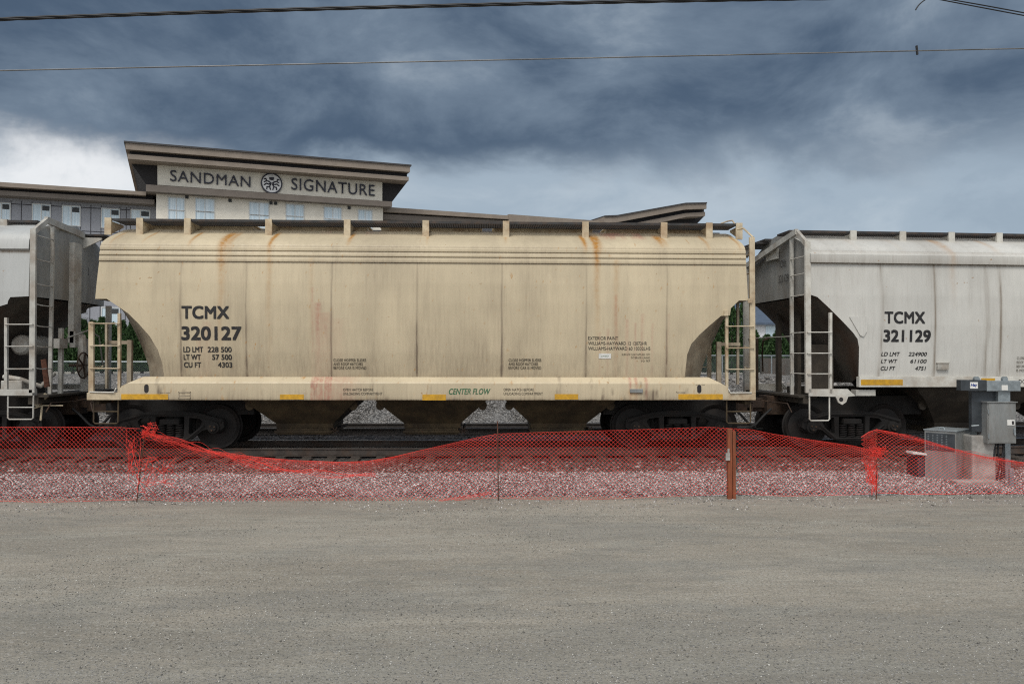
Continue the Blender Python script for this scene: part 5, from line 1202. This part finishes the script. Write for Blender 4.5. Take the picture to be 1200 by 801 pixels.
# ------------------------------------------------------------------ house behind the gap, chain link fence, cedars
YH = 58.0
fG = Frame((at_y(880, 400, YH).x, YH, 1.05), R(4)); hs = empty('house', fG.loc, R(4)); tag(hs, 'white house with a slate blue roof seen between two cars', 'house')
(xa, z0_), (xb, ze) = fG.px(800, 400, 0), fG.px(985, 379, 0); zr_ = fG.px(880, 349, 3.5)[1]
MB().box(xa, xb, 0, 9, -.5, ze).build('wall', M['house_wall'], hs)
MB().prism_x([(-.5, ze-.15), (4.5, zr_), (9.5, ze-.15), (9.5, ze), (4.5, zr_+.15), (-.5, ze)], xa-.5, xb+.5).build('roof', M['house_roof'], hs)
for u in (820, 905, 950):
    a = fG.px(u, 388, 0); MB().box(a[0]-.5, a[0]+.5, -.04, .0, a[1]-.5, a[1]+.4).build('window', M['glass'], hs)
YK = 34.6
def chain(u0, u1, vt, label, dy=0.):
    a, b = at_y(u0, vt, YK+dy), at_y(u1, vt, YK+dy); zt_ = a.z; zb_ = zt_-1.25
    r_ = empty('chain_link_fence', (a.x, YK+dy, zb_)); tag(r_, label, 'fence', 'chain link fence along the bank'); W_ = b.x-a.x
    MB().tube([(0,0,zt_-zb_),(W_,0,zt_-zb_)], .028, 6).build('top_rail', M['galv'], r_)
    n = max(2, int(W_/2.6)+1)
    for k in range(n): MB().tube([(W_*(k+.15)/n,0,-.4),(W_*(k+.15)/n,0,zt_-zb_+.03)], .033, 8).build('fence_post', M['galv'], r_)
    m_ = MB(); c_ = .09
    for f in (-1, 1):
        for i in range(int((W_+1.3)/c_)):
            x0 = i*c_-(1.25 if f > 0 else 0); x1 = x0+f*1.25 if f > 0 else x0-1.25
            p, q2 = (x0, 0.), (x1, 1.25)
            def clip(p, q2):
                (xa_, za_), (xb_, zb2) = p, q2
                if xa_ > xb_: (xa_, za_), (xb_, zb2) = (xb_, zb2), (xa_, za_)
                if xb_ <= 0 or xa_ >= W_: return None
                g = (zb2-za_)/(xb_-xa_)
                if xa_ < 0: za_ -= g*xa_; xa_ = 0
                if xb_ > W_: zb2 -= g*(xb_-W_); xb_ = W_
                return (xa_, za_), (xb_, zb2)
            c2 = clip(p, q2)
            if c2: m_.tube([(c2[0][0], 0, c2[0][1]), (c2[1][0], 0, c2[1][1])], .0035, 3, cap=False)
    m_.build('wire_mesh', M['galv'], r_, recalc=False)
chain(60, 330, 423.5, 'chain link fence with pale top rail behind the left coupling gap')
chain(780, 1010, 416.3, 'chain link fence with pale top rail behind the right coupling gap', 1.2)
a = at_y(893, 440, 37.2); b = at_y(1000, 440, 37.2); o = MB().box(a.x, b.x, 37.2, 37.5, .6, at_y(900, 419.5, 37.2).z).build('retaining_wall', M['slope_dark'], None, bevel=.02); tag(o, 'low dark brown wall behind the right chain link fence', 'wall')

def cedar(x, y, z, h, rad, seed, label):
    r_ = empty('cedar_tree', (x, y, z)); tag(r_, label, 'tree', 'cedar hedge trees behind the fence')
    nr = np.random.default_rng(seed)
    MB().tube([(0,0,-.3),(0,0,h*.5),(0,0,h*.92)], [.09,.06,.015], 8).build('trunk', M['bark'], r_, smooth=True)
    n = 3400; t = nr.random(n)**1.25; a = nr.uniform(0, 2*math.pi, n)
    prof = np.interp(t, [0,.06,.25,.55,.8,1], [.55,.85,1,.8,.42,.03])
    lump = .72+.4*fbm(a*1.6+seed, t*7+seed, 3)
    rr_ = rad*prof*lump*np.sqrt(nr.uniform(.35, 1.08, n))
    P = np.stack([rr_*np.cos(a), rr_*np.sin(a), .1+t*h*.98], 1)
    out = np.stack([np.cos(a)*.55, np.sin(a)*.55, np.full(n, .9)], 1) + nr.normal(0, .28, (n, 3)); out /= np.linalg.norm(out, axis=1, keepdims=True)
    sd_ = np.cross(out, nr.normal(size=(n, 3))); sd_ /= np.linalg.norm(sd_, axis=1, keepdims=True)
    L_ = nr.uniform(.10, .22, n)[:, None]; W_ = nr.uniform(.025, .055, n)[:, None]
    V = np.stack([P-sd_*W_*.4, P+out*L_*.5-sd_*W_, P+out*L_, P+out*L_*.5+sd_*W_], 1).reshape(-1, 3)
    Fq = np.arange(4*n).reshape(-1, 4)
    me = np_mesh('crown', V, Fq, M['leaf'], np.repeat(np.clip(.5+nr.normal(0, .28, n)+.2*(lump-.9), 0, 1), 4))
    o = bpy.data.objects.new('crown', me); COL.objects.link(o); o.parent = r_
k = 0
YT = 38.5
for u, vt, rad, dy in ((62,368,.55,0),(74,377,.6,.2),(86,372,.6,0),(98,378,.6,.3),(109,379,.6,0),(120,375,.65,.1),(131,382,.6,0),(143,379,.6,.2),(155,381,.6,0),(167,377,.6,.1),(806,372,.6,0),(818,366,.65,.1),(831,369,.65,0),(843,361,.65,.3),(857,360,.65,0),(872,355,.7,.2),(884,392,.7,0),(899,396,.85,1.2),(914,389,.9,.6),(928,391,.85,.2),(942,386,.85,.5),(957,384,.8,0),(970,380,.8,.3)):
    p = at_y(u, vt, YT+dy); pos_ = ('behind the left coupling gap' if u < 500 else 'behind the right coupling gap')
    idx = 'tall pointed' if vt < 376 else 'low rounded'
    cedar(p.x, YT+dy, 1.05, p.z-1.05, rad, 100+k, f'{idx} green cedar in the hedge {pos_}'); k += 1
SC.cycles.use_denoising = False; SC.cycles.filter_width = 1.15; SC.cycles.adaptive_threshold = 0.005; SC.cycles.max_bounces = 6; SC.cycles.diffuse_bounces = 3; SC.cycles.glossy_bounces = 2
